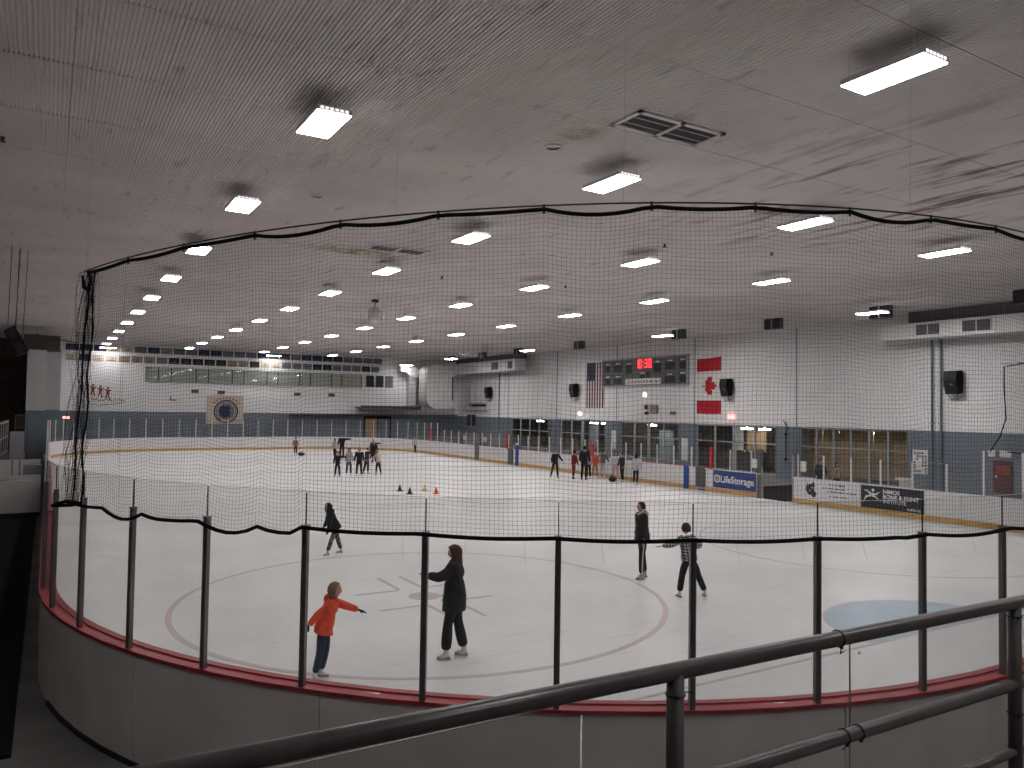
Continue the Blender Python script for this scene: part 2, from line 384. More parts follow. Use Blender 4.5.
# ceiling: ribbed liner sheets of 1.22 x 2.44 m with a dark gap between, under a slab
ceil = tag(MB().box(XL-.3, YN-.3, HC+.1, XR+.3, YF+.3, HC+.3).build('ceiling', 'vent_dark'), 'low grey ribbed ceiling over the whole arena', kind='structure')
def deck(mb, x0, y0, wx=1.22, wy=2.44, ribs=20, z=0.0):
    g = .002; n = ribs; p = (wx-2*g)/n; a = x0+g; ya, yb = y0+.007, y0+wy-.007
    prof = [(a, z+.06), (a, z)]
    for k in range(n):
        e = a+p*(k+1)
        prof += [(e-p*.42, z), (e-p*.36, z+.026), (e-p*.06, z+.026), (e, z)]
    prof += [(a+p*n, z+.06)]
    i = len(mb.v)
    for x, zz in prof: mb.v += [(x, ya, zz), (x, yb, zz)]
    for k in range(len(prof)-1):
        mb.f.append((i+2*k, i+2*k+1, i+2*k+3, i+2*k+2)); mb.m.append(0)
    for y in (ya, yb):
        mb.quad((a, y, z+.002), (a+p*n, y, z+.002), (a+p*n, y, z+.06), (a, y, z+.06))
sheet = (lambda m: (deck(m, 0, 0), m)[1])(MB()).mesh('ceiling_panel', 'ceil')
cells = []
for i in range(-9, 29):
    for j in range(-7, 26):
        x, y = 2.5+1.22*i, 6.39+2.44*j
        if x > XR-.3 or x < XL-.1 or y > YF-.5 or y < YN: continue
        d = Vector((x+.6, y+1.2, HC))-CAM; z = d.dot(Fv)
        px, py = FPX*d.dot(rv)/max(z, .1), FPX*d.dot(uv)/max(z, .1)
        vis = z > 0 and abs(px) < 600 and abs(py) < 480
        cells.append((0 if vis else 1, d.length, x, y))
cells.sort()
rest = MB()
for k, (v, d, x, y) in enumerate(cells):
    if k < 300: part('ceiling_panel', sheet, ceil, (x, y, HC))
    else: deck(rest, x, y, ribs=20 if d < 40 and not v else 10, z=HC)
tag(rest.build('ceiling_panels_beyond', 'ceil', ceil), kind='stuff')

# right wall with five wide window openings; white block over blue block
SPL = 2.92
WIN = [(51.0, 57.2, .3), (43.1, 49.2, .3), (35.0, 41.3, .3), (26.8, 33.35, .0), (18.65, 25.1, .0)]
rw = MB(); T = .3
rw.box(XR, YN, SPL, XR+T, YF, HC+.1, m=0)
edges = [YN]; 
for a, b, z in sorted(WIN): edges += [a, b]
edges.append(YF)
for k in range(0, len(edges), 2): rw.box(XR, edges[k], FZ, XR+T, edges[k+1], SPL, m=1)
for a, b, z in WIN:
    if z > 0: rw.box(XR, a, FZ, XR+T, b, z, m=1)
wall_r = tag(rw.build('wall_right', [WHITE_BLK, BLUE_BLK]), 'long painted block wall, white above a blue-grey band', kind='structure')
for y in (25.3, 33.46, 41.7, 49.72, 57.8):
    MB().box(XR-.02, y-.03, FZ, XR, y+.03, HC).build('wall_joint', 'trim_blue', wall_r)
tag(MB().box(-1.35, YF, FZ, XR+T, YF+.3, SPL+.1, m=1).box(-1.35, YF, SPL+.1, XR+T, YF+.3, HC+.1, m=0).build('wall_far', [WHITE_BLK, BLUE_BLK]), 'far end wall, white above a blue-grey band', kind='structure')
fl = MB().box(XL-.3, YF-.6, FZ, -1.35, YF-.3, HC+.1)
fl_o = tag(fl.build('wall_far_left', 'dark_wall'), 'dark brown recess wall left of the rink', kind='structure')
for z in (3.4, 3.9, 4.4, 4.9, 6.2, 7.2): MB().box(XL, YF-.66, z, -1.4, YF-.6, z+.08).build('wall_batten', 'dark_wall', fl_o)
tag(MB().box(XL-.3, YN, FZ, XL, YF, HC+.1).build('wall_left', 'dark_wall'), 'unlit left side wall', kind='structure')
tag(MB().box(XL, YN-.3, FZ, XR, YN, HC+.1).build('wall_near', 'dark_wall'), 'unlit wall behind the stand', kind='structure')
# left pier, recess face and dark header
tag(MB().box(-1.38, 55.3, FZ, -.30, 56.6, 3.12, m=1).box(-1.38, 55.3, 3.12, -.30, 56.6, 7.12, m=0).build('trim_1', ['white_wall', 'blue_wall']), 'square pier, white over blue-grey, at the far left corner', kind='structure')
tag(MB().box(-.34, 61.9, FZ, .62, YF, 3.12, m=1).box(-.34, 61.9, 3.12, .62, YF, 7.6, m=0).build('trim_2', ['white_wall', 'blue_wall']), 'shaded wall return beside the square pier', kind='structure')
tag(MB().box(-1.6, 55.25, 7.12, .45, 57, 8.1).build('trim_3', 'dark_wall'), 'dark header beam above the pier', kind='structure')

# lobby behind the right wall windows
lob = MB(); 
lob.box(XR+4.6, 17, FZ, XR+4.8, 60, SPL+.4); lob.box(XR+T, 17, SPL+.2, XR+4.8, 60, SPL+.4); lob.box(XR+T, 16.8, FZ, XR+4.8, 17, SPL+.4); lob.box(XR+T, 60, FZ, XR+4.8, 60.2, SPL+.4)
lobby = tag(lob.build('wall_lobby', 'lobby_wall'), 'dim lobby walls behind the windows', kind='structure')
for k in range(6): MB().box(XR+.9, 19.0+1.05*k, .2, XR+.95, 19.0+1.05*k+1.0, 2.85).build('tan_panel', 'tan_board', lobby)
for k, (y, wd, m, z0, z1) in enumerate([(31.6, .6, 'paper', 1.2, 2.9), (30.2, 1.6, 'tan_board', 1.2, 2.5), (38.6, 1.5, 'frame_grey', 0, 2.3), (45, 1.2, 'tan_board', 0, 2.2), (47.5, 1.3, 'frame_grey', .6, 2.5), (53, 1.1, 'frame_grey', 0, 2.2), (36.5, 1.4, 'lobby_wall', .4, 2.3)]):
    MB().box(XR+2.2, y-wd/2, z0, XR+2.3, y+wd/2, z1).build('lobby_board', m, lobby)
for k, (a, b, z) in enumerate(WIN):
    fr = MB(); x0, x1 = XR+.08, XR+.16; top = 2.88; n = 6 if k == 4 else 4
    fr.box(x0, a, top-.06, x1, b, top+.04); fr.box(x0, a, z, x1, b, z+.08)
    ms = [a+(b-a)*i/n for i in range(n+1)]
    for i, y in enumerate(ms):
        wd = .14 if (i == n//2 and k in (1, 2, 3)) else .045
        fr.box(x0, max(a, y-wd), z, x1, min(b, y+wd), top)
    tr = 1.82; fr.box(x0, a, tr-.04, x1, b, tr+.04)
    wo = tag(fr.build('window_%d' % (k+1), 'frame_grey'), 'blue-grey framed lobby window, %s' % ['far one', 'second from the far end', 'under the scoreboard', 'behind the blue advertisement', 'with tan panels behind the glass'][k], kind='structure')
    for i in range(n):
        MB().box(XR+.11, ms[i]+.04, z+.08, XR+.125, ms[i+1]-.04, tr-.04).build('pane', PANE, wo)
        MB().box(XR+.11, ms[i]+.04, tr+.04, XR+.125, ms[i+1]-.04, top-.06).build('pane', PANE, wo)
for k, y in enumerate((28.6, 30.0, 39, 44.5, 46, 54, 21, 23.8)):
    o = MB().box(XR+1.0, y-.35, 2.62, XR+1.3, y+.35, 2.72).box(XR+1.13, y-.03, 2.72, XR+1.17, y+.03, SPL+.19).build('lobby_lamp', 'lobby_lamp')
    tag(o, 'white lobby ceiling lamp behind the wall windows, %s from the near end' % ORD[sorted((28.6, 30.0, 39, 44.5, 46, 54, 21, 23.8)).index(y)], 'lamp', 'lobby lamps')

# ------------------------------------------------------------------ ceiling fixtures
def make_lamp():
    t = thing('ceiling_light', '', 'light', (0, 0, 0))
    h = MB(); a, b = .28, .61
    h.box(-a, -b, .05, a, b, .085); h.box(-a, -b, 0, -a+.02, b, .05); h.box(a-.02, -b, 0, a, b, .05)
    h.box(-a, -b, 0, a, -b+.02, .05); h.box(-a, b-.02, 0, a, b, .05)
    h.build('housing', 'fixture', t)
    MB().box(-a+.01, -b+.01, -.014, a-.01, b-.01, .002).build('diffuser', 'diffuser', t)
    for e in (-1, 1):
        sl = MB()
        for k in range(6): sl.box(-.23+k*.08, e*(b+.004)-.003, .02, -.18+k*.08, e*(b+.004)+.003, .06)
        tag(sl.build('end_slots', 'slot_glow', t), kind='stuff')
    wr = MB().tube([(0, 0, .085), (0, 0, .36)], .004, 4).mesh('hanging_wire', 'wire')
    for x, y in ((-.24, -.5), (.24, -.5), (-.24, .5), (.24, .5)): part('hanging_wire', wr, t, (x, y, 0))
    return t
lamp0 = make_lamp(); first = True; ZL = 8.29
def lamp(x, y, label, group, rz=0, z=ZL):
    global first
    if first: o = lamp0; o.location = (x, y, z); first = False
    else: o = dup(lamp0, (x, y, z), rz)
    o.rotation_euler = (0, 0, rz); tag(o, label, 'light', group); return o
rows = [(3.63, range(0, 10), 'leftmost ceiling row'), (9.64, range(-1, 10), 'second ceiling row from the left'), (15.65, range(0, 10), 'third ceiling row from the left'), (21.66, range(0, 10), 'fourth ceiling row from the left')]
for x, js, nm in rows:
    for q, j in enumerate(js):
        lamp(x, 8.14+6.14*j, 'white ceiling light, %s nearest of the %s' % (ORD[q], nm), 'ceiling lights of the '+nm)
for q, y in enumerate((2.0, 16.4, 29.8, 44.7, 57.5)):
    o = lamp(30.6, y, 'white ceiling light of the sparse row by the right wall, %s nearest' % ORD[q], 'ceiling lights by the right wall', 0, 8.1)
    for c in o.children:                       # high-output lamps: the wall beside them is the brightest surface
        if c.name.startswith('diffuser'): c.data = c.data.copy(); c.data.materials[0] = MATS['diffuser_high']
for q, x in enumerate((3.63, 15.65, 21.66)): lamp(x, 2.0, 'white ceiling light above the stand side of the rink, outside the view, %s' % ('left', 'middle', 'right')[q], 'ceiling lights over the near end')
for q, x in enumerate((3.63, 9.64, 15.65)): lamp(x, -4.1, 'white ceiling light behind the stand, outside the view, %s' % ('left', 'middle', 'right')[q], 'ceiling lights behind the stand')
for q, (x, y) in enumerate(((-3.4, 2.0), (3.63, -8.0))): lamp(x, y, 'added fill light outside the view, brightening the near end, %s' % ORD[q], 'ceiling lights behind the stand')  # extra fixtures added out of view to brighten the near boards and floor
lamp(3.95, 67.3, 'long white light close above the banners at the left end of the far wall', 'wall wash lights', PI/2, 8.25)
lamp(17.4, 67.3, 'long white light close above the banners in the middle of the far wall', 'wall wash lights', PI/2, 8.25)
o = lamp(30.2, 66.5, 'low bright light glaring on the far wall beside the white duct', 'wall wash lights', PI/2, 7.9)

# ceiling grilles
def grille(name, x, y, wx, wy, label):
    t = thing(name, label, 'vent', (x, y, HC))
    f = MB(); fw = .09
    for a in ((-wx/2, -wy/2, wx/2, -wy/2+fw), (-wx/2, wy/2-fw, wx/2, wy/2), (-wx/2, -wy/2, -wx/2+fw, wy/2), (wx/2-fw, -wy/2, wx/2, wy/2), (-fw/2, -wy/2, fw/2, wy/2)):
        f.box(a[0], a[1], -.035, a[2], a[3], 0)
    f.build('frame', 'vent_frame', t)
    MB().box(-wx/2+.02, -wy/2+.02, -.008, wx/2-.02, wy/2-.02, -.002).build('backing', 'vent_dark', t)
    for k in (1, 2): MB().box(-wx/2+.05, -wy/2+wy*k/3-.008, -.03, wx/2-.05, -wy/2+wy*k/3+.008, -.006).build('divider_bar', 'vent_frame', t)
    me = MB().box(-wx/4+fw*.55, -.006, -.026, wx/4-fw*.55, .006, -.008).mesh('slat', 'duct_dark')
    for k in range(1, 15):
        for s in (-1, 1): part('slat', me, t, (s*(wx/4), -wy/2+.08+k*(wy-.16)/15, 0))
grille('ceiling_vent', 9.15, 5.9, 2.0, .78, 'large two-panel air grille in the ceiling right of centre')
grille('ceiling_vent', 9.2, 18.4, 1.9, .8, 'small-looking air grille in the ceiling beyond the top of the net')
for (x, y, lb) in ((7.96, 7.8, 'round ceiling cover plate beside the large air grille'), (5.2, 13.7, 'round ceiling cover plate above the left row of lights')):
    o = MB().disc((x, y, HC-.03), .17, n=20, th=.03, rin=.13).disc((x, y, HC-.012), .13, n=20, th=.012).disc((x, y, HC-.03), .17, n=20, th=-.004, rin=.13).build('cover_plate', 'vent_frame'); tag(o, lb, 'vent')
for k, (x, y) in enumerate(((-1.0, 13.1), (15.5, 13.0), (19, 12), (12.5, 22), (17.5, 21))):
    o = MB().tube([(x, y, HC), (x, y, HC-.09)], .035, 8).disc((x, y, HC-.09), .06, n=10, th=-.01).build('sprinkler_head', 'duct_dark')
    tag(o, ['sprinkler head on the ceiling at the left edge of the view', 'sprinkler head right of the middle row of lights', 'sprinkler head farthest to the right', 'sprinkler head behind the small-looking grille', 'sprinkler head between the two right rows'][k], 'sprinkler', 'sprinkler heads')

# hanging black louvre boxes by the right wall
hy = (11.0, 17.2, 23.3, 30.4, 40.6, 49.0, 55.0, 61.0)
h0 = None
for k, y in enumerate(hy):
    if h0 is None:
        h0 = thing('heater_box', '', 'heater', (32.3, y, 8.02))
        MB().box(.02, -.50, .06, .30, .50, .62).build('casing', 'duct_dark', h0)
        MB().box(-.01, -.48, .09, .02, -.04, .60).build('louvre', 'black', h0); MB().box(-.01, .04, .09, .02, .48, .60).build('louvre', 'black', h0)
        MB().box(-.02, -.035, .05, .02, .035, .62).build('divider', 'frame_grey', h0); o = h0
    else: o = dup(h0, (32.3, y, 8.02))
    tag(o, 'black twin-louvre box under the ceiling by the right wall, %s nearest' % ORD[k], 'heater', 'black louvre boxes')

# mirror ball
mb_t = thing('mirror_ball', 'large silver mirror ball hanging over the centre of the ice', 'ball', (12.75, 29.6, 7.9))
def facets():
    m = MB(); ring_n = 16
    for a in range(ring_n):
        t0, t1 = PI*a/ring_n, PI*(a+1)/ring_n; n = max(4, int(32*math.sin((t0+t1)/2)))
        for b in range(n):
            p0, p1 = 2*PI*b/n, 2*PI*(b+1)/n
            m.quad(*[(.41*math.sin(t)*math.cos(p), .41*math.sin(t)*math.sin(p), .41*math.cos(t)) for t, p in ((t0, p0), (t1, p0), (t1, p1), (t0, p1))])
    return m
tag(facets().build('mirror_tiles', 'mirror', mb_t), kind='stuff')
MB().tube([(0, 0, .4), (0, 0, .64)], .02, 8).build('stem', 'black', mb_t); MB().box(-.13, -.13, .64, .13, .13, .75).build('motor', 'black', mb_t)

# ------------------------------------------------------------------ dasher boards round the ice
bd = thing('rink_boards', 'white rink boards with red cap, yellow kick plate and glass around the whole ice', 'rink boards', (0, 0, 0))
openA, openB = sR(17.0), sR(18.62)          # the open gate on the right
gates = [(sR(43.9), sR(44.6)), (sR(39.2), sR(39.9)), (sR(21.9), sR(22.5))]
blocks = [(openA, openB)]+gates
joints = [S7+SY-.0-2.4*0]
# joints: near corner ones sit where the photograph shows them
js_ = [1.45, 3.87, 6.25, 8.61, 11.0, 13.4]
s = 13.4
while s < S8+.9-2.0:
    s += 2.42; js_.append(s)
def sub(a, b):
    """split [a,b] around the openings"""
    segs = [(a, b)]
    for g0, g1 in blocks:
        ns = []
        for u, v in segs:
            if g1 <= u or g0 >= v: ns.append((u, v)); continue
            if g0-u > .05: ns.append((u, g0))
            if v-g1 > .05: ns.append((g1, v))
        segs = ns
    return segs
js_ = [q for q in js_ if q < S8+.6]+[S8+1.45]
for a, b in zip(js_[:-1], js_[1:]):
    for u, v in sub(a, b):
        strip(MB(), u+.009, v-.009, 0, .13, .22, 1.03, m=0, mo=1).build('board_panel', ['board_white', 'board_back'], bd)
        strip(MB(), u+.006, v-.006, .0, .124, FZ, .22, m=0, mo=1).build('board_foot', ['board_white', 'board_back'], bd)
        strip(MB(), u, v, -.016, -.001, .004, .2).build('kick_plate', 'yellow_kick', bd)
        cap_m = 'red_cap' if (u < 20 or u > S7+20) else 'board_white'
        strip(MB(), u, v, -.06, .02, 1.03, 1.065).build('cap_inner', cap_m, bd)
        strip(MB(), u, v, .02, .15, 1.015, 1.05).build('cap_outer', cap_m, bd)
        if u < 24: strip(MB(), u, v, .125, .15, FZ, FZ+.05).build('base_shadow_strip', 'black', bd)  # black strip drawn as the shadow gap along the foot of the near boards
# posts and panes
ps = [.19+1.1715*k for k in range(0, 12)]
a = ps[-1]; n = 20
ps += [a+(sR(9.5)-a)*k/n for k in range(1, n+1)]
while ps[-1]+1.22 < S8-.5: ps.append(ps[-1]+1.22)
def heights(s):
    if s < 15: return 2.52, 2.84
    Y = s-S3+RR
    if S3 < s < S4 and 10 < Y < 50: return 1.98, 1.98
    return 2.5, 2.52
def inblock(s): return any(g0+.02 < s < g1-.02 for g0, g1 in blocks)
pm = {}
for k, s in enumerate(ps):
    if inblock(s): continue
    h, g = heights(s-.1)
    x, y, nx, ny = ring(s, .10); key = round(h, 2)
    if key not in pm:
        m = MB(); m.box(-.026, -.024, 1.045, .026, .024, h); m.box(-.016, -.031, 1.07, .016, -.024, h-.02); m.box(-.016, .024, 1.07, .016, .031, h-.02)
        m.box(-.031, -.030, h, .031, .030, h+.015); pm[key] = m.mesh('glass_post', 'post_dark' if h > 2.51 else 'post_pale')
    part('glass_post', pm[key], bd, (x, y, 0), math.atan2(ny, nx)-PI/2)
    if s < 15:
        part('pane_joint', pm.setdefault('j', MB().box(-.004, -.006, 2.53, .004, .006, 2.83).mesh('pane_joint', 'charcoal')), bd, (x, y, 0), math.atan2(ny, nx)-PI/2)
pp = ps+[S8+.184]
for s0, s1 in zip(pp[:-1], pp[1:]):
    mid = (s0+s1)/2
    if any(not (g1 <= s0+.1 or g0 >= s1-.1) for g0, g1 in blocks[:1]): continue
    h, g = heights(mid); A = ring(s0, .10); B = ring(s1, .10)
    d = Vector((B[0]-A[0], B[1]-A[1])); ln = d.length; d /= ln; nrm = Vector((-d.y, d.x))*.006
    p0 = Vector(A[:2])+d*.008; p1 = Vector(B[:2])-d*.008
    m = MB(); q = [p0-nrm, p1-nrm, p1+nrm, p0+nrm]
    m.prism([(v.x, v.y) for v in q], 1.066, g)
    m.build('glass_pane', GLASS, bd)
    if mid < 15:
        m = MB(); m.prism([(v.x, v.y) for v in q], g, g+.004); m.build('pane_edge', 'vent_frame', bd)

# gates, pads and the open doorway on the right
MB().box(W_-.02, 43.9, .02, W_+.08, 44.55, 1.25).build('bench_gate', 'gate_grey', bd)['label'] = 'dark grey gate panel in the far right boards'
MB().box(W_-.02, 39.25, .02, W_+.08, 39.9, 1.1).build('bench_gate', 'gate_grey', bd)['label'] = 'brown-grey gate panel near the far bench'
t = MB().box(W_-.06, 21.9, .18, W_+.08, 22.5, 1.1); gate = t.build('penalty_gate', 'gate_grey', bd); gate['label'] = 'dark framed gate beside the blue advertisement'
MB().box(W_-.075, 22.0, .35, W_-.06, 22.4, .85).build('gate_pane', PANE, gate)
for y, z0, z1, m, lb in ((38.68, 0, 1.35, 'blue_pad', 'blue padded post near the far bench'), (23.12, 0, 1.1, 'blue_pad', 'blue padded post left of the dark framed gate'),
                         (52.1, 1.05, 2.1, 'red_pad', 'red upright pad by the far bench'), (40.0, 1.05, 2.1, 'red_pad', 'red upright pad above the brown-grey gate'), (21.55, 1.05, 2.05, 'red_pad', 'red upright pad above the blue advertisement')):
    o = MB().box(W_-.1, y-.13 if m == 'blue_pad' else y-.1, z0, W_+.0, y+.13 if m == 'blue_pad' else y+.02, z1).build('pad', m, bd); o['label'] = lb
    if m == 'blue_pad' and y > 30: MB().box(W_-.11, y-.1, z1, W_, y+.1, z1+.12).build('pad_tip', 'board_white', o)
MB().box(W_-.05, 18.62, 0, W_+.1, 18.82, 2.1).build('gate_post', 'gate_grey', bd); MB().box(W_-.05, 18.55, 0, W_+.02, 18.6, 1.35).build('gate_post', 'aluminium', bd)
MB().box(W_-.03, 16.93, 0, W_+.1, 17.0, 1.95).build('gate_post', 'aluminium', bd)
tag(MB().box(W_+.16, 15.5, FZ, W_+9.5, 23.1, -.10).build('rubber_mat', 'rubber'), 'black rubber floor seen through the open gate on the right', 'mat')
tag(MB().box(-6, 5.55, FZ, -.335, 25.86, -.09).build('rubber_mat', 'rubber'), 'long black rubber floor mat left of the near boards', 'mat')

# right-hand bench: low wall behind, notices
def tagbox(name, lb, cat, box, m, group=None):
    o = MB().box(*box).build(name, m); return tag(o, lb, cat, group)
bw = thing('bench_enclosure', 'low white partition of the players bench behind the right boards', 'bench', (W_+1.5, 30, FZ))
MB().box(0, -6.8, 0, .08, 13.6, 1.05).build('back_panel', 'board_back', bw); MB().box(-.02, -6.8, 1.05, .1, 13.6, 1.1).build('cap', 'red_cap', bw)
MB().box(-.5, -6.6, .5, -.15, 13.4, .55).build('seat_plank', 'tan_board', bw)
for y in (-6, -2, 2, 6, 10, 13): MB().box(-.36, y, 0, -.3, y+.06, .5).build('leg', 'aluminium', bw)
tag(MB().box(W_+.55, 12.2, 1.02, W_+.6, 12.72, 1.35).box(W_+.3, 12.2, 1.3, W_+.58, 12.72, 1.37).box(W_+.56, 12.3, FZ, W_+.6, 12.62, 1.05).build('white_box', 'paper'), 'small white box standing behind the dark advertisement', 'box')
for k, (y, z, wy, hz, lb) in enumerate(((19.0, 1.28, .3, .4, 'white notice on the glass above the right end of the blue advertisement'), (16.5, 1.3, .28, .42, 'white notice on the glass above the white advertisement'))):
    o = MB().box(W_+.01, y-wy/2, z, W_+.035, y+wy/2, z+hz).build('notice_sheet', 'paper'); tag(o, lb, 'notice', 'white notices on the rink glass')

# advertisements on the boards (flat panels facing the ice)
def ad(name, lb, y0, y1, z0, z1, m):
    t = thing(name, lb, 'sign', (W_-.012, (y0+y1)/2, 0)); hy_ = (y1-y0)/2
    MB().box(-.012, -hy_, z0, .008, hy_, z1).build('panel', m, t); return t
t = ad('advertising_sign', 'blue advertising board with white lettering and round logo', 18.9, 21.4, .24, 1.06, 'sign_blue')
put_text('LifeStorage', .43, t, (-.014, .80, .62), 'sign_text', .012)
t['label'] = 'blue advertising board with white LifeStorage lettering'
MB().disc((-.016, 1.0, .64), .19, 'x', 24, -.004, rin=.14).build('logo_ring', 'sign_text', t); MB().disc((-.015, 1.0, .64), .13, 'x', 20, -.004).build('logo_disc', 'sign_gold', t)
t = ad('advertising_sign', 'white advertising board with a dark animal head emblem', 13.9, 16.98, .22, 1.05, 'sign_white')
em = MB(); hd = [(.42, .95), (.35, .82), (.18, .86), (.08, .97), (.03, .80), (.06, .62), (-.04, .50), (-.02, .36), (.12, .32), (.2, .42), (.3, .4), (.42, .52), (.46, .68), (.4, .8)]
em.prism([(y+.45, z) for y, z in hd], -.016, -.012, 'x'); em.build('emblem', 'ink', t)
MB().box(-.019, .68, .56, -.016, .74, .62).box(-.019, .56, .68, -.016, .62, .73).build('emblem_eye', 'sign_white', t)
tx = MB(); random.seed(3)
for r_, (z, a, b, h) in enumerate(((.88, -.2, -.9, .07), (.74, .1, -.85, .05), (.62, -.1, -1.3, .05), (.44, -.2, -.9, .04))):
    y = a
    while y > b:
        l = random.uniform(.03, .09); tx.box(-.016, y-l, z-h/2, -.012, y, z+h/2); y -= l+random.choice((.02, .03, .08))
tag(tx.build('printed_lines', 'ink', t), kind='stuff')
t = ad('advertising_sign', 'dark advertising board with a leaping white figure and white lettering', 11.45, 13.88, .20, 1.02, 'sign_dark')
fg = MB()
fg.disc((-.016, .72, .86), .06, 'x', 14, -.004)
fg.prism([(1.12, .84), (.95, .86), (.8, .76), (.62, .75), (.42, .84), (.6, .68), (.8, .68), (.95, .79)], -.018, -.012, 'x')
fg.prism([(1.15, .36), (1.0, .56), (.8, .64), (.62, .6), (.4, .46), (.62, .66), (.82, .71), (1.02, .64)], -.018, -.012, 'x')
fg.build('figure_mark', 'sign_text', t)
put_text('NIMOS', .21, t, (-.014, .33, .84), 'sign_text', .006); put_text('BONE & JOINT', .21, t, (-.014, .33, .66), 'sign_text', .006); put_text('INSTITUTE', .19, t, (-.014, .33, .49), 'sign_text', .003)
put_text('buffalo.bj', .13, t, (-.014, -.62, .3), 'sign_text', .002)
tag(MB().box(W_-.02, 40.2, .45, W_-.002, 43.4, 1.0).box(W_-.024, 41.4, .55, W_-.02, 41.9, .95).build('advertising_sign', ['sign_white']), 'pale advertising board in the far right boards between the two gates', 'sign')

# ------------------------------------------------------------------ goal-end safety netting
net = thing('safety_net', 'black protective netting hung round the near end of the rink', 'net', (0, 0, 0))
NO = .20
sA = RR*R(18.2); sB = sR(8.9); 
def ztop(s): 
    if s < S1: return 5.05+.46*math.sin(min(s/S1, 1)*PI/2)**1.5
    return 5.51-.16*max(0, (s-S1)/(sB-S1))
def zbot(s):
    return 2.53
def npt(s, z, off=0):
    zt, zb = ztop(s), 2.5; f = (z-zb)/(zt-zb)
    x, y, nx, ny = ring(s, NO+off+.05*math.sin(PI*min(max(f, 0), 1))*math.sin(s*2.1))
    # near its free end the net is dragged back along the boards at the bottom
    k = max(0, 1-(s-sA)/.9)
    if k > 0:
        x2, y2, _, _ = ring(s-.36*(1-f)*k*k, NO+off); x, y = x+(x2-x), y+(y2-y)
    return (x, y, z)
tops, bots = [], []
N = int((sB-sA)/.04)
S_ = [sA+(sB-sA)*k/N for k in range(N+1)]
def sagT(s):
    c = (s-sA)/.92; c -= math.floor(c); amp = .055 if s > sA+2 else .025
    return 4*c*(1-c)*amp*(.7+.5*math.sin(math.floor((s-sA)/.92)*2.3))
def sagB(s):
    if s < 6.0:
        c = (s-2.5)/1.166*1.5; f = c-math.floor(c); return .01+.075*math.sin(PI*f)**.6*(1-.4*math.sin(c*3))
    c = (s-2.516)/1.166; f = c-math.floor(c); return .035*math.sin(PI*f)*(1 if s > 11.5 else .5)
tw = MB(); rt = .00115
def tri(pts, r=rt): tw.tube(pts, r, 3, cap=False)
rng = random.Random(5)
for k, s in enumerate(S_):
    zt, zb = ztop(s)-sagT(s), zbot(s)-sagB(s)
    pts = []
    for q in range(8):
        z = zb+(zt-zb)*q/7; pts.append(npt(s+.010*math.sin(q*1.3+k*.11), z))
    tri(pts)
H = 74
for j in range(1, H):
    pts = []
    for k in range(0, N+1, 2):
        s = S_[k]; zt, zb = ztop(s)-sagT(s), zbot(s)-sagB(s)
        pts.append(npt(s, zb+(zt-zb)*j/H+.006*math.sin(s*5+j*.4)))
    tri(pts)
tag(tw.build('netting', 'twine', net), kind='stuff')
# gathered free edge on the left: folded layers of the same netting
tw = MB()
for k in range(36):
    zt, zb = ztop(sA), 2.50; pts = []; ph = rng.uniform(0, 6); o0 = rng.uniform(-.02, .12); s_off = rng.uniform(-.04, .34)
    for q in range(15):
        z = zb+(zt-zb)*q/14; s = sA+s_off*(.55+.45*abs(math.sin(q*.5+ph)))+.012*math.sin(q*2+ph)
        pts.append(npt(s, z, o0*(.6+.4*math.sin(q*.8+ph))))
    tri(pts, .0016)
for j in range(0, 80):
    z = 2.52+j*.0330; pts = []
    for q in range(9):
        pts.append(npt(sA-.03+.36*q/8, z+.012*math.sin(q*1.7+j), .1*abs(math.sin(q*1.9+j*.35))))
    tri(pts, .0014)
tag(tw.build('gathered_edge', 'twine', net), kind='stuff')
MB().tube([npt(sA+.1+.02*math.sin(q), 2.48+(ztop(sA)-2.48)*q/16, .02) for q in range(17)], [.008+.006*abs(math.sin(q*1.3)) for q in range(17)], 6).build('edge_cord', 'black_rope', net)
MB().tube([npt(sA+.26+.03*math.sin(q*1.2), 2.48+(ztop(sA)-2.48)*q/16, .03) for q in range(17)], [.005+.010*abs(math.sin(q*1.7)) for q in range(17)], 6).build('edge_cord', 'black_rope', net)
# cable, top hem and bottom hem
cs = [sA-.12+(sB-sA+.2)*k/120 for k in range(121)]
MB().tube([(*ring(s, NO)[:2], ztop(s)+.03) for s in cs], .008, 6).build('steel_cable', 'black', net)
MB().tube([npt(s, ztop(s)-sagT(s)) for s in S_[::3]], .019, 6).build('top_hem', 'black_rope', net)
MB().tube([npt(s, zbot(s)-sagB(s), .01) for s in S_[::3]], .019, 6).build('bottom_hem', 'black_rope', net)
MB().tube([npt(sA+.25, 2.50, .02), npt(sA+.05, 2.5, .05), npt(sA-.08, 2.45, .06), npt(sA-.2, 2.40, .06), npt(sA-.1, 2.42, .05), npt(sA+.15, 2.47, .04)], .022, 6).build('hem_tail', 'black_rope', net)
MB().tube([npt(sA-.16, ztop(sA)-.02), npt(sA-.08, ztop(sA)-.16), npt(sA+.05, ztop(sA)-.2), npt(sA+.1, ztop(sA)-.05)], [.015, .024, .026, .015], 7).build('top_knot', 'black_rope', net)
cl = MB().tube([(0, 0, -.03), (0, 0, .05)], .012, 6).mesh('hook', 'black')
k = 0
s = sA
while s < sB: part('hook', cl, net, npt(s, ztop(s)-.01)); s += .92
for th in (17.8, 33, 46.5, 59.8, 78.3):
    s = RR*R(th); x, y = ring(s, NO)[:2]; MB().tube([(x, y, ztop(s)+.03), (x+.03, y, HC)], .0022, 4).build('suspension_wire', 'wire', net)
for s in (15.5, 18, 21, 25, 29, 33, sB): x, y = ring(s, NO)[:2]; MB().tube([(x, y, ztop(s)+.03), (x, y, HC)], .004, 4).build('suspension_wire', 'wire', net)
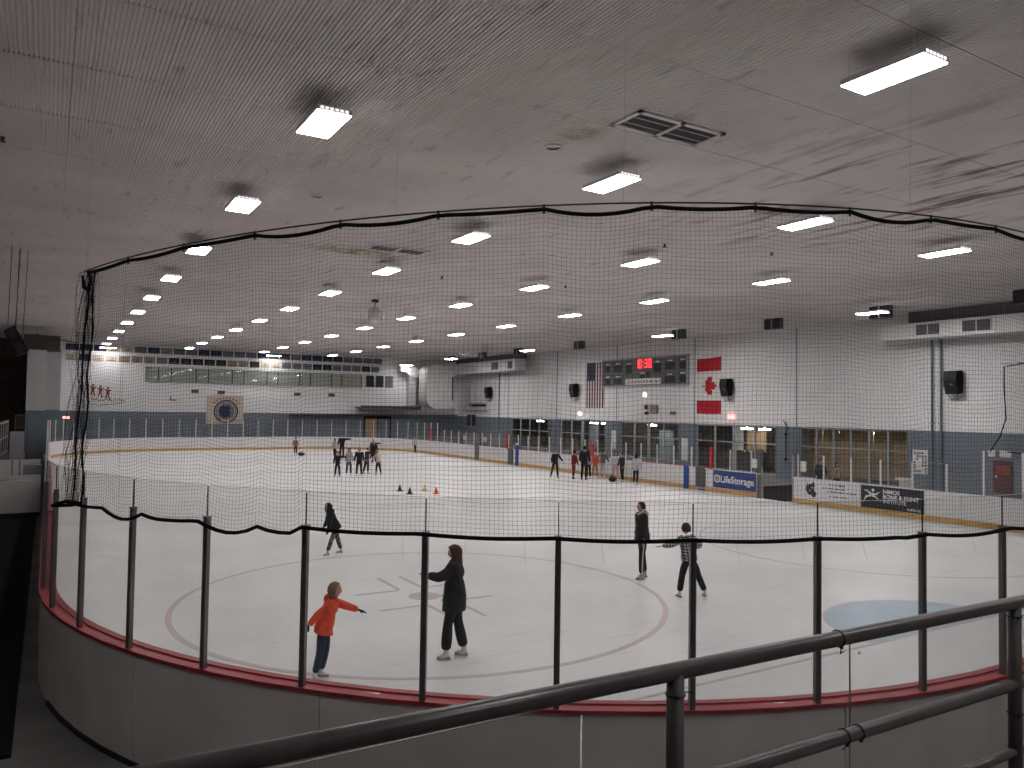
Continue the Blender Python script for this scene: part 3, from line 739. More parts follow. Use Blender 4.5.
zt_ = MB().tube([(0, 0, 0), (.02, .01, -.09), (.045, .02, -.17)], .0018, 4).mesh('tie_string', 'paper')
for s in (7.05, 7.6, 8.1, 8.75, 9.9, 10.5, 11.1, 12.4): part('tie_string', zt_, net, npt(s, 2.5, .02), math.atan2(ring(s)[3], ring(s)[2]))
e = sB; MB().tube([npt(e, ztop(e)-.05), npt(e+.02, 4.6), npt(e-.03, 3.6), npt(e+.15, 3.0), npt(e+.45, 2.5)], .02, 6).build('edge_cord', 'black_rope', net)

# ------------------------------------------------------------------ things on the right wall
def speaker(y, z, label, x=XR, sc_=1.0, rz=0):
    t = thing('loudspeaker', label, 'speaker', (x-.45, y, z), rz, 'black wall loudspeakers')
    m = MB(); m.prism([(-.08, -.56), (.24, -.50), (.30, .1), (.24, .56), (-.20, .52), (-.26, .1)], -.32, .32, 'y')
    m.build('cabinet', 'speaker_black', t, loc=(0, 0, 0))
    MB().prism([(-.28, .1), (-.22, .5), (-.2, .5), (-.1, -.52), (-.12, -.52)], -.28, .28, 'y').build('grille', 'black', t)
    MB().box(-.26, -.12, -.16, -.22, .0, -.08).build('badge', 'grey', t)
    b = MB(); b.tube([(-.1, -.3, -.36), (.1, -.12, -.85), (.43, -.12, -.7)], .018, 6); b.tube([(-.1, .3, -.36), (.1, .12, -.85), (.43, .12, -.7)], .018, 6)
    b.tube([(.3, 0, .2), (.44, 0, .2)], .03, 6); b.build('bracket', 'duct_dark', t); return t
speaker(16.1, 5.25, 'black loudspeaker on the right wall beside the pair of pipes, nearest one')
speaker(30.3, 5.25, 'black loudspeaker overlapping the red maple leaf flag side of the wall')['label'] = 'black loudspeaker on the right wall just beside the red maple leaf flag'
speaker(46.7, 5.28, 'black loudspeaker on the right wall left of the striped flag')
speaker(60.9, 5.28, 'black loudspeaker on the right wall farthest away, beside the duct elbow')
# pipes
def pipes(ys, top, lb):
    t = thing('wall_pipes', lb, 'pipe', (XR-.12, ys[0], FZ))
    for y in ys:
        MB().tube([(0, y-ys[0], 0), (0, y-ys[0], top)], .055, 8).build('pipe', 'trim_blue', t)
        for z in (1.5, 3.4, 5.2): MB().box(-.07, y-ys[0]-.09, z, .12, y-ys[0]+.09, z+.04).build('clamp', 'frame_grey', t)
pipes((17.3, 16.86), 7.5, 'pair of painted upright pipes on the right wall below the near duct')
pipes((59.3,), 7.3, 'single painted upright pipe on the right wall by the far loudspeaker')
tag(MB().tube([(XR-.05, 26.0, 3.2), (XR-.06, 25.9, 2.8), (XR-.05, 26, 2.5), (XR-.05, 26, .9)], .02, 6).tube([(XR-.05, 26.2, 3.25), (XR-.05, 26.0, 2.95)], .02, 6).sphere((XR-.07, 26, 1.0), .09, 8, 6).sphere((XR-.07, 26, 2.45), .09, 8, 6).build('cord_run', 'black'), 'thin black cord with two boxes on the pier right of the lobby doorway', 'cord')
# flags (upright, flat against the wall)
t = thing('striped_flag', 'upright hanging American flag with dark canton and red stripes', 'flag', (XR-.05, 44.38, 3.88))
MB().box(0, -1.08, 0, .02, 1.08, 3.58).build('cloth', 'flag_white', t)
sw_ = 2.16/13
for k in range(13):
    if k % 2 == 0:
        y0 = 1.08-sw_*(k+1); z1 = 3.58 if k >= 7 else 2.15
        MB().box(-.008, y0, 0, 0, y0+sw_, z1).build('stripe', 'stripe_red', t)
MB().box(-.010, 1.08-sw_*7, 2.15, 0, 1.08, 3.58).build('canton', 'flag_navy', t)
st = MB()
for r_ in range(9):
    for c_ in range(6 if r_ % 2 == 0 else 5):
        y = 1.0-(c_*.19+(.0 if r_ % 2 == 0 else .095)); z = 3.48-r_*.155
        pts = [(y+(.03 if i % 2 == 0 else .012)*math.sin(PI*i/5), z+(.03 if i % 2 == 0 else .012)*math.cos(PI*i/5)) for i in range(10)]
        st.prism(pts, -.014, -.010, 'x')
tag(st.build('stars', 'flag_white', t), kind='stuff')
t = thing('maple_leaf_flag', 'upright hanging Canadian flag with a maple leaf lying on its side between red bars', 'flag', (XR-.05, 32.15, 3.58))
MB().box(0, -1.07, 0, .02, 1.07, 3.62).build('cloth', 'flag_white', t)
MB().box(-.01, -1.07, 0, 0, 1.07, .86).build('red_bar', 'flag_red', t); 
MB().prism([(1.07, 2.76), (1.07, 3.62), (.1, 3.60), (-1.07, 3.70), (-1.05, 2.78)], -.01, .0, 'x').build('red_bar', 'flag_red', t)
lf = [(0, 1), (-.19, .65), (-.38, .76), (-.30, .22), (-.52, .46), (-.58, .34), (-.86, .38), (-.76, .1), (-.9, .02), (-.46, -.34), (-.52, -.5), (-.05, -.42), (-.05, -.9), (.05, -.9), (.05, -.42), (.52, -.5), (.46, -.34), (.9, .02), (.76, .1), (.86, .38), (.58, .34), (.52, .46), (.30, .22), (.38, .76), (.19, .65)]
MB().prism([(-.02-.72*b, 1.82+.72*a) for a, b in lf], -.01, 0, 'x').build('maple_leaf', 'flag_red', t)
# scoreboard
t = thing('scoreboard', 'grey electronic scoreboard on the right wall with red lit clock digits', 'scoreboard', (XR-.02, 38.6, 5.55))
def sbox(y0, z0, y1, z1, name, m, d=.02, par=None, x=-.2):
    return MB().box(x-d, min(y0, y1)-38.6, min(z0, z1)-5.55, x, max(y0, y1)-38.6, max(z0, z1)-5.55).build(name, m, par or t)
MB().box(-.2, -4.62, 0, 0, 4.65, 1.98).build('casing', 'scoreboard_face', t)
fr = MB()
for a in ((-4.66, -.04, 4.69, .04), (-4.66, 1.94, 4.69, 2.02), (-4.66, -.04, -4.58, 2.02), (4.61, -.04, 4.69, 2.02)): fr.box(-.23, a[0], a[1], .0, a[2], a[3])
fr.build('frame', 'frame_grey', t)
for a in ((42.8, 7.08, 42.3, 6.63), (41.77, 7.09, 40.87, 6.6), (40.4, 7.04, 39.72, 6.43), (37.31, 7.06, 36.55, 6.43), (36.08, 7.09, 35.17, 6.62), (34.68, 7.1, 34.1, 6.62),
          (42.78, 6.12, 42.28, 5.7), (41.76, 6.11, 40.86, 5.71), (36.16, 6.14, 35.16, 5.68), (34.67, 6.18, 34.09, 5.7), (38.02, 6.51, 37.72, 6.07), (38.81, 6.31, 38.19, 6.06)):
    d = sbox(*a, 'digit_window', 'black')
    if a[0]-a[2] > .4 and a[1] > 6.05: 
        y = (a[0]+a[2])/2; sbox(y+.22, a[1]+.10, y-.22, a[1]+.17, 'caption', 'sign_text', .01)
sbox(39.2, 7.5, 37.45, 6.72, 'clock_window', 'led_bg', .02)
dg = MB()
def seg(y, ch):
    hw, hh, t_ = .155, .30, .075
    z = 7.11-5.55; S = {'0': 'abcdef', '1': 'bc', '3': 'abgcd'}[ch]
    B = dict(a=(-hw, hh-t_, hw, hh), d=(-hw, -hh, hw, -hh+t_), g=(-hw, -t_/2, hw, t_/2), b=(-hw, 0, -hw+t_, hh), c=(-hw, -hh, -hw+t_, 0), f=(hw-t_, 0, hw, hh), e=(hw-t_, -hh, hw, 0))
    for q in S: b_ = B[q]; dg.box(-.235, y+b_[0]-38.6, z+b_[1], -.222, y+b_[2]-38.6, z+b_[3])
for y, ch in ((39.08, '1'), (38.72, '0'), (38.13, '3'), (37.68, '0')): seg(y, ch)
for z in (.14, -.14): dg.box(-.235, 38.42-38.6-.04, 1.56+z-.04, -.222, 38.42-38.6+.04, 1.56+z+.04)
dg.build('clock_digits', 'led_red', t)
s_ = sbox(40.43, 6.06, 36.54, 5.62, 'sponsor_strip', 'sign_text', .02)
m = MB(); y = 1.7; random.seed(8)
while y > -1.9:
    l = random.uniform(.06, .16); m.box(-.228, y-l, .2+random.uniform(-.02, .05), -.22, y, .33+random.uniform(-.03, .05)); y -= l+random.choice((.05, .08, .2))
tag(m.build('strip_marks', 'ink', t), kind='stuff')
# small wall devices
def device(name, y, z, wy, hz, m, lb, cat, dx=.14, grp=None):
    o = thing(name, lb, cat, (XR, y, z), 0, grp)
    MB().box(-.03, -wy/2, -hz/2, -.001, wy/2, hz/2).build('back_plate', 'frame_grey', o)
    MB().box(-dx, -wy/2+.01, -hz/2+.01, -.03, wy/2-.01, hz/2-.01).build('body', m, o); return o
device('exit_sign', 30.15, 3.42, .55, .34, 'exit_red', 'glowing red exit sign above the lobby doorway', 'sign')
device('wall_lamp', 46.3, 3.42, .36, .3, 'lamp_warm', 'small glowing lamp on the wall below the striped flag', 'lamp')
device('wall_lamp', 38.4, 4.86, .34, .3, 'lamp_warm', 'small glowing lamp on the wall below the scoreboard', 'lamp')
device('junction_box', 37.4, 3.84, .75, .6, 'tan', 'beige junction box on the wall below the scoreboard', 'box')
device('alarm_horn', 38.25, 3.98, .25, .3, 'charcoal', 'dark alarm horn left of the beige junction box, upper one', 'horn'); device('alarm_horn', 38.25, 3.55, .25, .22, 'charcoal', 'dark alarm horn left of the beige junction box, lower one', 'horn')
device('security_camera', 35.4, 3.6, .3, .2, 'grey', 'small grey camera on the wall right of the junction box', 'camera', .3)
device('wall_sensor', 32.9, 2.2, .05, .05, 'grey', 'tiny grey sensor on the pier under the maple leaf flag', 'sensor')
o = device('notice_board', 17.95, 1.38, .78, 1.2, 'paper', 'pale pinned notice board on the pier right of the tan window', 'notice board', .05)
random.seed(4); m = MB()
for a_ in range(5):
    for b_ in range(7): 
        if random.random() < .7: m.box(-.056, -.33+a_*.14, -.52+b_*.15, -.05, -.33+a_*.14+.1, -.52+b_*.15+.1)
tag(m.build('pinned_notes', 'grey', o), kind='stuff')
for (y, z, wy, hz, lb) in ((41.95, 1.5, .5, 1.4, 'white door panel on the pier left of the window under the scoreboard'), (34.35, 1.15, .6, 1.5, 'white cabinet on the pier right of the window under the scoreboard'), (14.6, 1.98, .32, .3, 'square white notice on the wall at the right edge of the view'), (14.0, 1.98, .5, .3, 'wide white notice on the wall at the right edge of the view')):
    device('wall_notice' if hz < 1 else 'wall_panel', y, z, wy, hz, 'paper', lb, 'notice' if hz < 1 else 'panel', .06)
t = device('vending_door', 14.1, .95, .85, 1.5, 'door_maroon', 'small maroon door on the wall at the right edge of the view', 'door', .07)
MB().box(-.09, -.3, .1, -.07, .3, .5).build('inset', 'logo_red', t); MB().box(-.10, .25, -.05, -.07, .32, .05).build('handle', 'vent_frame', t)

# near duct along the right wall
t = thing('ventilation_duct', 'white rectangular duct along the right wall with dark grilles, near one', 'duct', (35.6, 18.9, 7.3))
MB().box(-.6, -2.9, 0, .6, 0, .76).build('duct_section', 'duct', t); MB().box(-.6, -5.4, 0, .6, -2.93, .76).build('duct_section', 'duct', t)
MB().box(-.6, -11.5, 0, .6, -5.43, .76).build('duct_section', 'duct', t)
MB().box(-.2, -11.5, .76, .9, -1.2, 1.34).build('shadow_gap_block', 'duct_dark', t)  # solid dark block standing in for the shadow between duct and ceiling
for y0, y1 in ((-2.95, -1.85), (-5.2, -4.0)):
    g = MB().box(-.63, y0-.06, .10, -.6, y1+.06, .68).build('grille_frame', 'vent_frame', t)
    for a_, b_ in ((y0, (y0+y1)/2-.03), ((y0+y1)/2+.03, y1)): MB().box(-.645, a_, .15, -.63, b_, .63).build('grille', 'duct_dark', g)
# far duct with elbow in the far right corner
t = thing('ventilation_duct', 'white duct along the far end of the right wall with a big rounded elbow', 'duct', (35.4, 53.4, 7.1))
MB().box(-.55, 0, 0, .55, 6, 1.05).build('duct_section', 'duct', t); MB().box(-.55, 6.03, 0, .55, 11.0, 1.05).build('duct_section', 'duct', t)
MB().box(-.3, .4, 1.05, .9, 12.0, 1.54).build('gap_above', 'duct_dark', t)  # dark block in place of the shaded gap over the far duct
for a_, b_ in ((.5, 1.3), (3.0, 4.2)): MB().box(-.57, a_, .2, -.55, b_, .85).build('grille', 'duct_dark', t)
def elbow_outline():
    p = []
    for k in range(9): a_ = PI/2*k/8; p.append((-1.5-2.1+0-1.1*math.sin(a_)+1.1-1.1, -.1+1.1*math.cos(a_)))
    return p
ob = []
for k in range(9): a_ = PI/2+PI/2*k/8; ob.append((-3.0+.9*math.cos(a_), .05+.9*math.sin(a_)))         # top-left rounded
for k in range(9): a_ = PI+PI/2*k/8; ob.append((-2.9+1.0*math.cos(a_)+0, -2.45+1.0*math.sin(a_)))
for k in range(9): a_ = 1.5*PI+PI/2*k/8; ob.append((-1.9+.8*math.cos(a_), -2.65+.8*math.sin(a_)))
ob += [(-1.1, -.35), (-.8, -.05), (.55, -.05), (.55, .95)]
MB().prism(ob, 11.0, 12.9, 'y').build('elbow', 'duct', t)
MB().box(-1.2, 10.95, -2.6, -1.08, 11.0, -.3).build('duct_seam', 'duct_dark', t)
tag(MB().prism([(29.9, 8.0), (31.9, 7.75), (31.9, 6.75), (31.0, 6.75), (30.6, 7.2), (29.9, 7.35)], 67.2, 68.15, 'y').box(30.9, 67.3, 3.8, 31.6, 68.15, 6.75).build('duct_riser', 'duct'), 'white duct piece lit by the low light at the right end of the far wall', 'duct')
# pipework loops right of the elbow
t = thing('pipe_loop', 'white pipe loops on the wall right of the duct elbow', 'pipe', (XR-.25, 63, 3.5))
for a_ in ([(0, 3.4, 2.9), (0, 1.6, 2.9), (0, 1.6, .3), (0, -1.6, .3)], [(0, 2.6, 2.3), (0, 2.3, 2.3), (0, 2.3, .8), (0, -1.3, .8)], [(0, -1.8, .1), (0, 3.2, .1), (0, 3.2, 1.8)]):
    MB().tube(a_, .10, 8).build('pipe', 'duct', t)
MB().box(-.05, -1.0, .45, .2, 2.0, .62).build('bracket', 'black', t)
# spectator rail structure and dark window under elbow
tag(MB().box(XR-.04, 64.2, 1.9, XR, 65.9, 3.1).box(XR-.06, 64.95, 1.9, XR-.04, 65.1, 3.1, m=1).box(XR-.06, 64.1, 1.82, XR-.03, 66, 1.9, m=1).build('window_6', ['dark_wall', 'frame_grey']), 'small dark window under the duct elbow', kind='structure')
for k, (y, wd) in enumerate(((55.2, 1.6), (58.6, 1.5))):
    t = thing('equipment_cart', 'pale cart with bags behind the far right boards, %s' % ('right one' if k == 0 else 'left one'), 'cart', (30, y-6, FZ))
    MB().box(-.4, -wd/2, .5, .4, wd/2, 1.75).build('body', 'grey', t); MB().box(-.42, -.3, 1.2, -.4, .3, 1.6).build('panel', 'paper', t); MB().box(-.43, .4, .9, -.4, .7, 1.5).build('hatch', 'charcoal', t)
    for a_ in (-.5, .5): MB().tube([(-.35, a_-.02, .1), (-.35, a_+.02, .1)], .1, 10).build('wheel', 'black', t); MB().box(-.37, a_-.02, .1, -.33, a_+.02, .5).build('leg', 'aluminium', t)

# ------------------------------------------------------------------ far wall
seq1 = 'N N N c c g N t g g N N g g g N N N g N N N N g g g g'.split()
seq2 = 'W N W W t t t g D D D D D t t D c c g g g D D g g g D g'.split()
CN = dict(N=('navy', 'navy'), c=('cream', 'cream'), g=('grey', 'grey'), t=('tan', 'tan'), W=('cream', 'off-white'), D=('charcoal', 'black'))
for row, (seq, x0, pitch, wd, z0, z1) in enumerate(((seq1, .95, 1.015, .93, 8.0, 8.52), (seq2, .95, .97, .86, 7.15, 7.7))):
    for k, q in enumerate(seq):
        m_, cn = CN[q]; rn = ('upper', 'lower')[row]
        t = thing('banner', '%s banner, %s from the left in the %s row on the far wall' % (cn, ORD[k], rn), 'banner', (x0+pitch*k, YF, z0), 0, 'banners of the %s row' % rn)
        MB().box(0, -.03, 0, wd, -.01, z1-z0).build('cloth', m_, t)
        c = 'charcoal' if q in 'cWt' else 'grey'
        MB().disc((wd/2, -.034, (z1-z0)*.5), .14, 'y', 12, .004, rin=.09).box(.15, -.034, .08, wd-.15, -.03, .12).build('printed_mark', c, t)
t = thing('high_windows', 'long strip of greenish windows high on the far wall', 'window', (6.9, YF, 5.6))
nwin = 19; pw = 19.3/nwin
MB().box(0, -.02, 0, 19.3, -.005, 1.22).build('backing', mat('green_grey', lin((172, 172, 164)), .3), t)
MB().box(-.05, -.09, -.06, 19.35, -.02, 0).build('sill', 'frame_grey', t); MB().box(-.05, -.09, 1.22, 19.35, -.02, 1.28).build('head_frame', 'frame_grey', t)
for k in range(nwin+1): MB().box(k*pw-.03, -.08, 0, k*pw+.03, -.02, 1.22).build('mullion', 'charcoal' if k % 3 else 'frame_grey', t)
for k in range(nwin): MB().box(k*pw+.03, -.05, 0, (k+1)*pw-.03, -.045, 1.22).build('pane', GLASS, t)
for k, (x, m_) in enumerate(((26.6, 'charcoal'), (27.6, 'charcoal'), (28.6, 'grey'))):
    t = thing('high_window', '%s square window at the right end of the high window strip' % ('first dark', 'second dark', 'pale')[k], 'window', (x, YF, 5.65), 0)
    MB().box(0, -.06, 0, .88, -.02, 1.2).build('frame', 'frame_grey', t); MB().box(.05, -.07, .05, .83, -.06, 1.15).build('pane', m_, t)
t = thing('team_emblem', 'square cream panel with a round navy and white emblem on the far wall', 'emblem', (13.5, YF, 3.1))
MB().box(-1.62, -.03, -1.1, 1.55, -.01, 1.42).build('panel', 'cream', t)
MB().disc((.05, -.036, 0), 1.05, 'y', 32, .004, rin=.94).build('outer_ring', 'navy', t)
tx = MB()
for k in range(26):
    a_ = 2*PI*k/26
    if 4.2 < a_ < 5.2: continue
    x, z = .05+.84*math.cos(a_), .84*math.sin(a_); tx.box(x-.06, -.04, z-.07, x+.06, -.03, z+.07)
tx.build('ring_lettering', 'navy', t)
MB().disc((.05, -.036, 0), .72, 'y', 32, .004, rin=.0).build('inner_disc', 'grey', t)
MB().prism([(-.55, .1), (-.45, .4), (-.2, .55), (0, .45), (.3, .52), (.42, .3), (.3, .1), (.45, -.1), (.3, -.4), (.05, -.55), (-.25, -.5), (-.5, -.25)], -.046, -.036, 'y').build('animal_silhouette', 'navy', t)
tx = MB()
for k in range(9):
    a_ = PI*.22+PI*.56*k/8; x, z = .05+1.35*math.cos(a_), 1.3*math.sin(a_)-.05
    tx.box(x-.09, -.036, z-.05, x+.09, -.03, z+.05)
tx.build('arched_marks', 'logo_red', t)
t = thing('skater_mural', 'painted red-brown skater figures with dark script on the left of the far wall', 'mural', (4.0, YF-.02, 3.4))
for k in range(3):
    x = -1.0+k*.55; z = 1.35-k*.12
    MB().disc((x, -.02, z+.42), .1, 'y', 12, .01).prism([(x-.3, z+.35), (x+.05, z+.28), (x+.3, z+.3), (x+.12, z+.12), (x+.1, z-.15), (x+.2, z-.5), (x+.08, z-.5), (x, z-.1), (x-.12, z-.42), (x-.2, z-.42), (x-.1, z), (x-.12, z+.18)], -.02, -.01, 'y').build('painted_figure', 'logo_red', t)
pts = [(-1.1+.1*k, -.02, .55+.09*math.sin(k*1.9)+.06*math.sin(k*.7)) for k in range(26)]
MB().tube(pts, .025, 4).build('painted_script', 'charcoal', t); MB().tube([(-1.4, -.02, .25), (-.6, -.02, .1), (.3, -.02, .2), (1.3, -.02, .35)], .02, 4).build('painted_swoosh', 'charcoal', t)
for k, (x, z) in enumerate(((10.9, 4.85), (13.1, 4.8), (19.9, 4.8), (23.2, 4.8))):
    o = MB().box(x-.3, YF-.05, z-.15, x+.3, YF, z+.15).box(x-.25, YF-.06, z-.10, x+.25, YF-.05, z+.1).build('wall_vent', 'duct_dark'); tag(o, 'small dark vent on the far wall below the high windows, %s from the left' % ORD[k], 'vent', 'small far wall vents')
tag(MB().box(8.9, YF-.15, 4.0, 9.4, YF, 4.08).box(8.9, YF-.1, 4.08, 8.95, YF, 4.4).build('wall_hook', 'charcoal'), 'small dark bracket on the far wall left of the round emblem', 'bracket')
tag(MB().box(25.6, 66.2, 3.55, 31.7, YF, 3.72).box(25.4, 66.0, 3.72, 31.7, 66.1, 3.85).build('canopy', 'duct_dark'), 'dark flat canopy at the right end of the far wall', 'canopy')
tag(MB().box(19.2, 67.4, 2.86, 31.0, YF, 3.02).build('wall_shelf', 'duct_dark'), 'long dark ledge on the far wall under the canopy', 'ledge')
t = thing('double_door', 'tan double door with dark frame in the far wall', 'door', (27.9, YF, FZ))
MB().box(-1.45, -.08, 0, 1.45, -.02, 2.95).build('frame', 'charcoal', t)
for s_ in (-1, 1):
    d = MB().box(min(s_*.05, s_*1.25), -.12, 0, max(s_*.05, s_*1.25), -.08, 2.7).build('door_leaf', 'tan_board' if s_ < 0 else 'trim_blue', t); MB().box(s_*.15-.03, -.16, 1.0, s_*.15+.03, -.12, 1.3).build('handle', 'aluminium', d)
t = thing('exit_sign', 'small glowing red exit sign at the left end of the far wall', 'sign', (1.15, YF-.05, 2.45)); MB().box(-.28, -.02, -.1, .28, .05, .14).build('back_plate', 'charcoal', t); MB().box(-.25, -.06, -.08, .25, -.02, .12).build('body', 'exit_red', t)

# ------------------------------------------------------------------ left side: benches, rails and hanging speakers
bx = thing('penalty_box', 'white partition boards beside the left side of the rink', 'bench', (-.25, 25.9, FZ))
MB().box(-4, 0, .13, 0, .1, 1.15).build('front_panel', 'board_white', bx); MB().box(-4, -.02, 1.15, .0, .14, 1.19).build('cap', 'board_white', bx)
MB().box(-4, -.01, 0, 0, .06, .12).build('base', 'black', bx)
MB().box(-.95, 3.4, .1, -.02, 3.5, 1.1).build('middle_panel', 'board_white', bx); MB().box(-4, 3.0, .3, -1.0, 3.4, .95).build('counter', 'gate_grey', bx)
MB().box(-4, 12.4, .1, -.1, 12.5, 1.1).build('rear_panel', 'board_white', bx); MB().box(-.75, 10.8, .4, -.05, 11.3, .95).build('stacked_case', 'frame_grey', bx)
for x in (-.93, -.70): MB().box(x-.03, 3.42, 1.1, x+.03, 3.48, 2.05 if x < -.8 else 2.2).build('glass_post', 'aluminium', bx)
MB().box(-1.6, 22, 0, -1.0, 26, .7).build('red_step', 'red_cap', bx)
gr = thing('stand_railing', 'grey tubular railing at the left edge beyond the white partition', 'railing', (-2.15, 38.8, FZ))
m_ = MB()
for z in (1.1, 1.9, 2.7): MB().tube([(0, 0, z), (.15, 8, z+.0)], .03, 6).build('rail', 'aluminium', gr)
for k in range(6): MB().tube([(.03*k, 1.6*k, 0), (.03*k, 1.6*k, 2.8)], .03, 6).build('post', 'aluminium', gr)
tag(MB().box(-1.72, 42, FZ, -1.12, 42.3, 2.15).build('pale_locker', 'frame_grey'), 'pale blue-grey cabinet beside the dark recess on the left', 'cabinet')
gp = thing('wire_cage', 'dark grey wire cage panel above the pale cabinet on the left', 'cage', (-2.2, 52, FZ))
MB().box(.35, 0, 0, .40, .05, 3.0).box(1.0, 0, 0, 1.05, .05, 3.0).box(.35, 0, 2.95, 1.05, .05, 3.0).box(.35, 0, 2.2, 1.05, .05, 2.25).build('frame', 'gate_grey', gp)
m_ = MB()
for k in range(7): m_.box(.4+k*.09, .02, 0, .41+k*.09, .03, 2.95)
for k in range(9): m_.box(.37, .02, 2.2+k*.09, 1.03, .03, 2.21+k*.09)
m_.build('wire_mesh', 'gate_grey', gp)
for k, (x, y, z, lb) in enumerate(((-1.17, 25, 5.8, 'black loudspeaker hanging tilted from the ceiling at the left edge, upper one'), (-.98, 25.6, 5.42, 'black loudspeaker hanging tilted at the left edge, lower one'))):
    t = thing('hanging_speaker', lb, 'speaker', (x, y, z)); t.rotation_euler = (0, R(-35), 0)
    MB().prism([(-.2, -.2), (.17, -.22), (.2, .2), (-.14, .2)], -.2, .25, 'y').build('cabinet', 'speaker_black', t); MB().box(-.14, -.215, -.17, .14, -.2, .17).build('grille', 'black', t)
    for q, (dx, dy) in enumerate(((-.12, 0), (.12, .05))):
        pass
        inv = Matrix.Rotation(R(35), 3, 'Y')
        p0_, p1_ = Vector((dx, dy, .05)), inv @ Vector((dx+.03, dy, HC-z))
        MB().tube([p0_, p1_], .010, 5).build('hanging_wire', 'charcoal', t)
tag(MB().tube([(-1.0+.2*k, 58-.5*k, 8.0-.05*k-.25*math.sin(PI*k/12*.5)+.35) for k in range(13)], .03, 6).build('sagging_cable', 'charcoal'), 'sagging dark cable under the ceiling above the pier', 'cable')

# ------------------------------------------------------------------ practice cones on the ice
def cone(x, y, m, lb):
    t = thing('practice_cone', lb, 'cone', (x, y, 0), 0, 'practice cones')
    MB().tube([(0, 0, .02), (0, 0, .12), (0, 0, .28)], [.10, .065, .018], 12).build('body', m, t); MB().box(-.13, -.13, 0, .13, .13, .02).build('base', m, t)
    if m in ('cone_red', 'cone_yellow'): MB().tube([(0, 0, .13), (0, 0, .18)], [.068, .05], 12).build('collar', 'board_white' if m == 'cone_yellow' else 'cone_red', t)
cone(13.2, 27.3, 'cone_black', 'left black practice cone on the ice'); cone(13.15, 26.1, 'cone_black', 'right black practice cone, nearer to the camera than the left one')
cone(14.2, 26.9, 'cone_yellow', 'small yellow practice cone on the ice'); cone(14.2, 25.7, 'cone_red', 'orange-red practice cone, rightmost of the cones')
tag(MB().sphere((16.0, 52.6, .13), .18, 10, 8, sx=1.5, sz=.7).tube([(15.8, 52.6, .2), (16.1, 52.6, .34)], .03, 6).build('dark_bag', 'black'), 'small dark bag on the ice near the far boards', 'bag')

# ------------------------------------------------------------------ viewing stand and handrail in the foreground
tag(MB().box(-3, YN, 1.72, 12, -2.5, 1.87).build('floor_stand', 'concrete'), 'raised concrete viewing stand under the handrail', kind='structure')
t = thing('handrail', 'dark grey painted pipe handrail running across the foreground', 'railing', (0, -2.643, 1.87))
def zr(x): return 1.063-.011*x
MB().tube([(-2, 0, zr(-2)), (1.0, 0, zr(1.0)), (3, 0, zr(3)), (7, 0, zr(7))], .0245, 20).build('top_rail', 'rail_paint', t, smooth=True)
MB().tube([(-2, 0, zr(-2)-.317), (1.0, 0, zr(1.0)-.317), (7, 0, zr(7)-.317)], .0225, 18).build('mid_rail', 'rail_paint', t, smooth=True)
for z in (.48, .22): MB().tube([(-2, 0, z), (7, 0, z-.05)], .018, 12).build('lower_rail', 'rail_paint', t, smooth=True)
for x in (-2.19, -.40, 1.394, 3.185, 4.98, 6.77): MB().tube([(x, 0, 0), (x, 0, zr(x))], .0245, 18).build('post', 'rail_post_paint', t, smooth=True)
for x in (-2.19, -.40, 1.394, 3.185, 4.98, 6.77): MB().disc((x, 0, 0), .034, n=16, th=.012).build('foot_flange', 'rail_post_paint', t)
def zip_tie(x, z, r, tail=(.0, .02, -.05), ax='x'):
    pts = [(x, (r+.002)*math.cos(a_), z+(r+.002)*math.sin(a_)) for a_ in [2*PI*k/18 for k in range(18)]] if ax == 'x' else [(x+(r+.002)*math.cos(a_), (r+.002)*math.sin(a_), z) for a_ in [2*PI*k/18 for k in range(18)]]
    o = MB().tube(pts, .0022, 6, closed=True).build('cable_tie', 'black', t)
    p = pts[12]; MB().box(p[0]-.004, p[1]-.004, p[2]-.006, p[0]+.004, p[1]+.004, p[2]+.004).tube([p, (p[0]+tail[0]*.6, p[1]+tail[1], p[2]+tail[2]*.6), (p[0]+tail[0], p[1]+tail[1]*.4, p[2]+tail[2]*.4)], .0018, 5).build('tie_head', 'black', o)
zip_tie(2.094, zr(2.09), .0245, (.018, .012, -.045)); zip_tie(2.125, zr(2.12)-.317, .0225, (-.02, .01, -.03)); zip_tie(2.197, zr(2.2)-.317, .0225, (-.02, .02, .0))
zip_tie(1.394, zr(1.4)-.062, .0245, (.06, .01, .01), 'z'); zip_tie(3.185, zr(3.2)-.05, .0245, (.04, 0, .01), 'z'); zip_tie(3.185, .60, .0245, (.03, 0, .0), 'z')
for k, (a_, b_, lb) in enumerate(((-.35, 2.207, 'left clear acrylic panel tied to the handrail'), (2.212, 4.6, 'clear acrylic panel tied to the handrail, right of the visible panel edge'))):
    o = thing('clear_panel', lb, 'panel', ((a_+b_)/2, -2.606, 1.875)); hw = (b_-a_)/2
    MB().box(-hw, 0, 0, hw, .003, 1.003).build('sheet', PLEXI, o)
    MB().box(-hw-.0005, 0, 0, -hw, .003, 1.003).build('edge', 'wire', o); MB().box(hw, 0, 0, hw+.0005, .003, 1.003).build('edge', 'wire', o)
    MB().box(-hw, -.0005, 1.003, hw, .0035, 1.0045).build('top_edge', 'wire', o)
    sg = MB(); random.seed(11+k)
    for _ in range(5):
        x, z = random.uniform(-hw*.9, hw*.9), random.uniform(.6, .95); l = random.uniform(.01, .035); sg.tube([(x, -.0008, z), (x+l*.7, -.0008, z+l)], .0003, 3)
    sg.build('scratches', 'wire', o)
    MB().disc((-hw+.045, -.001, .955), .005, 'y', 10, .001).build('drill_hole', 'black', o)

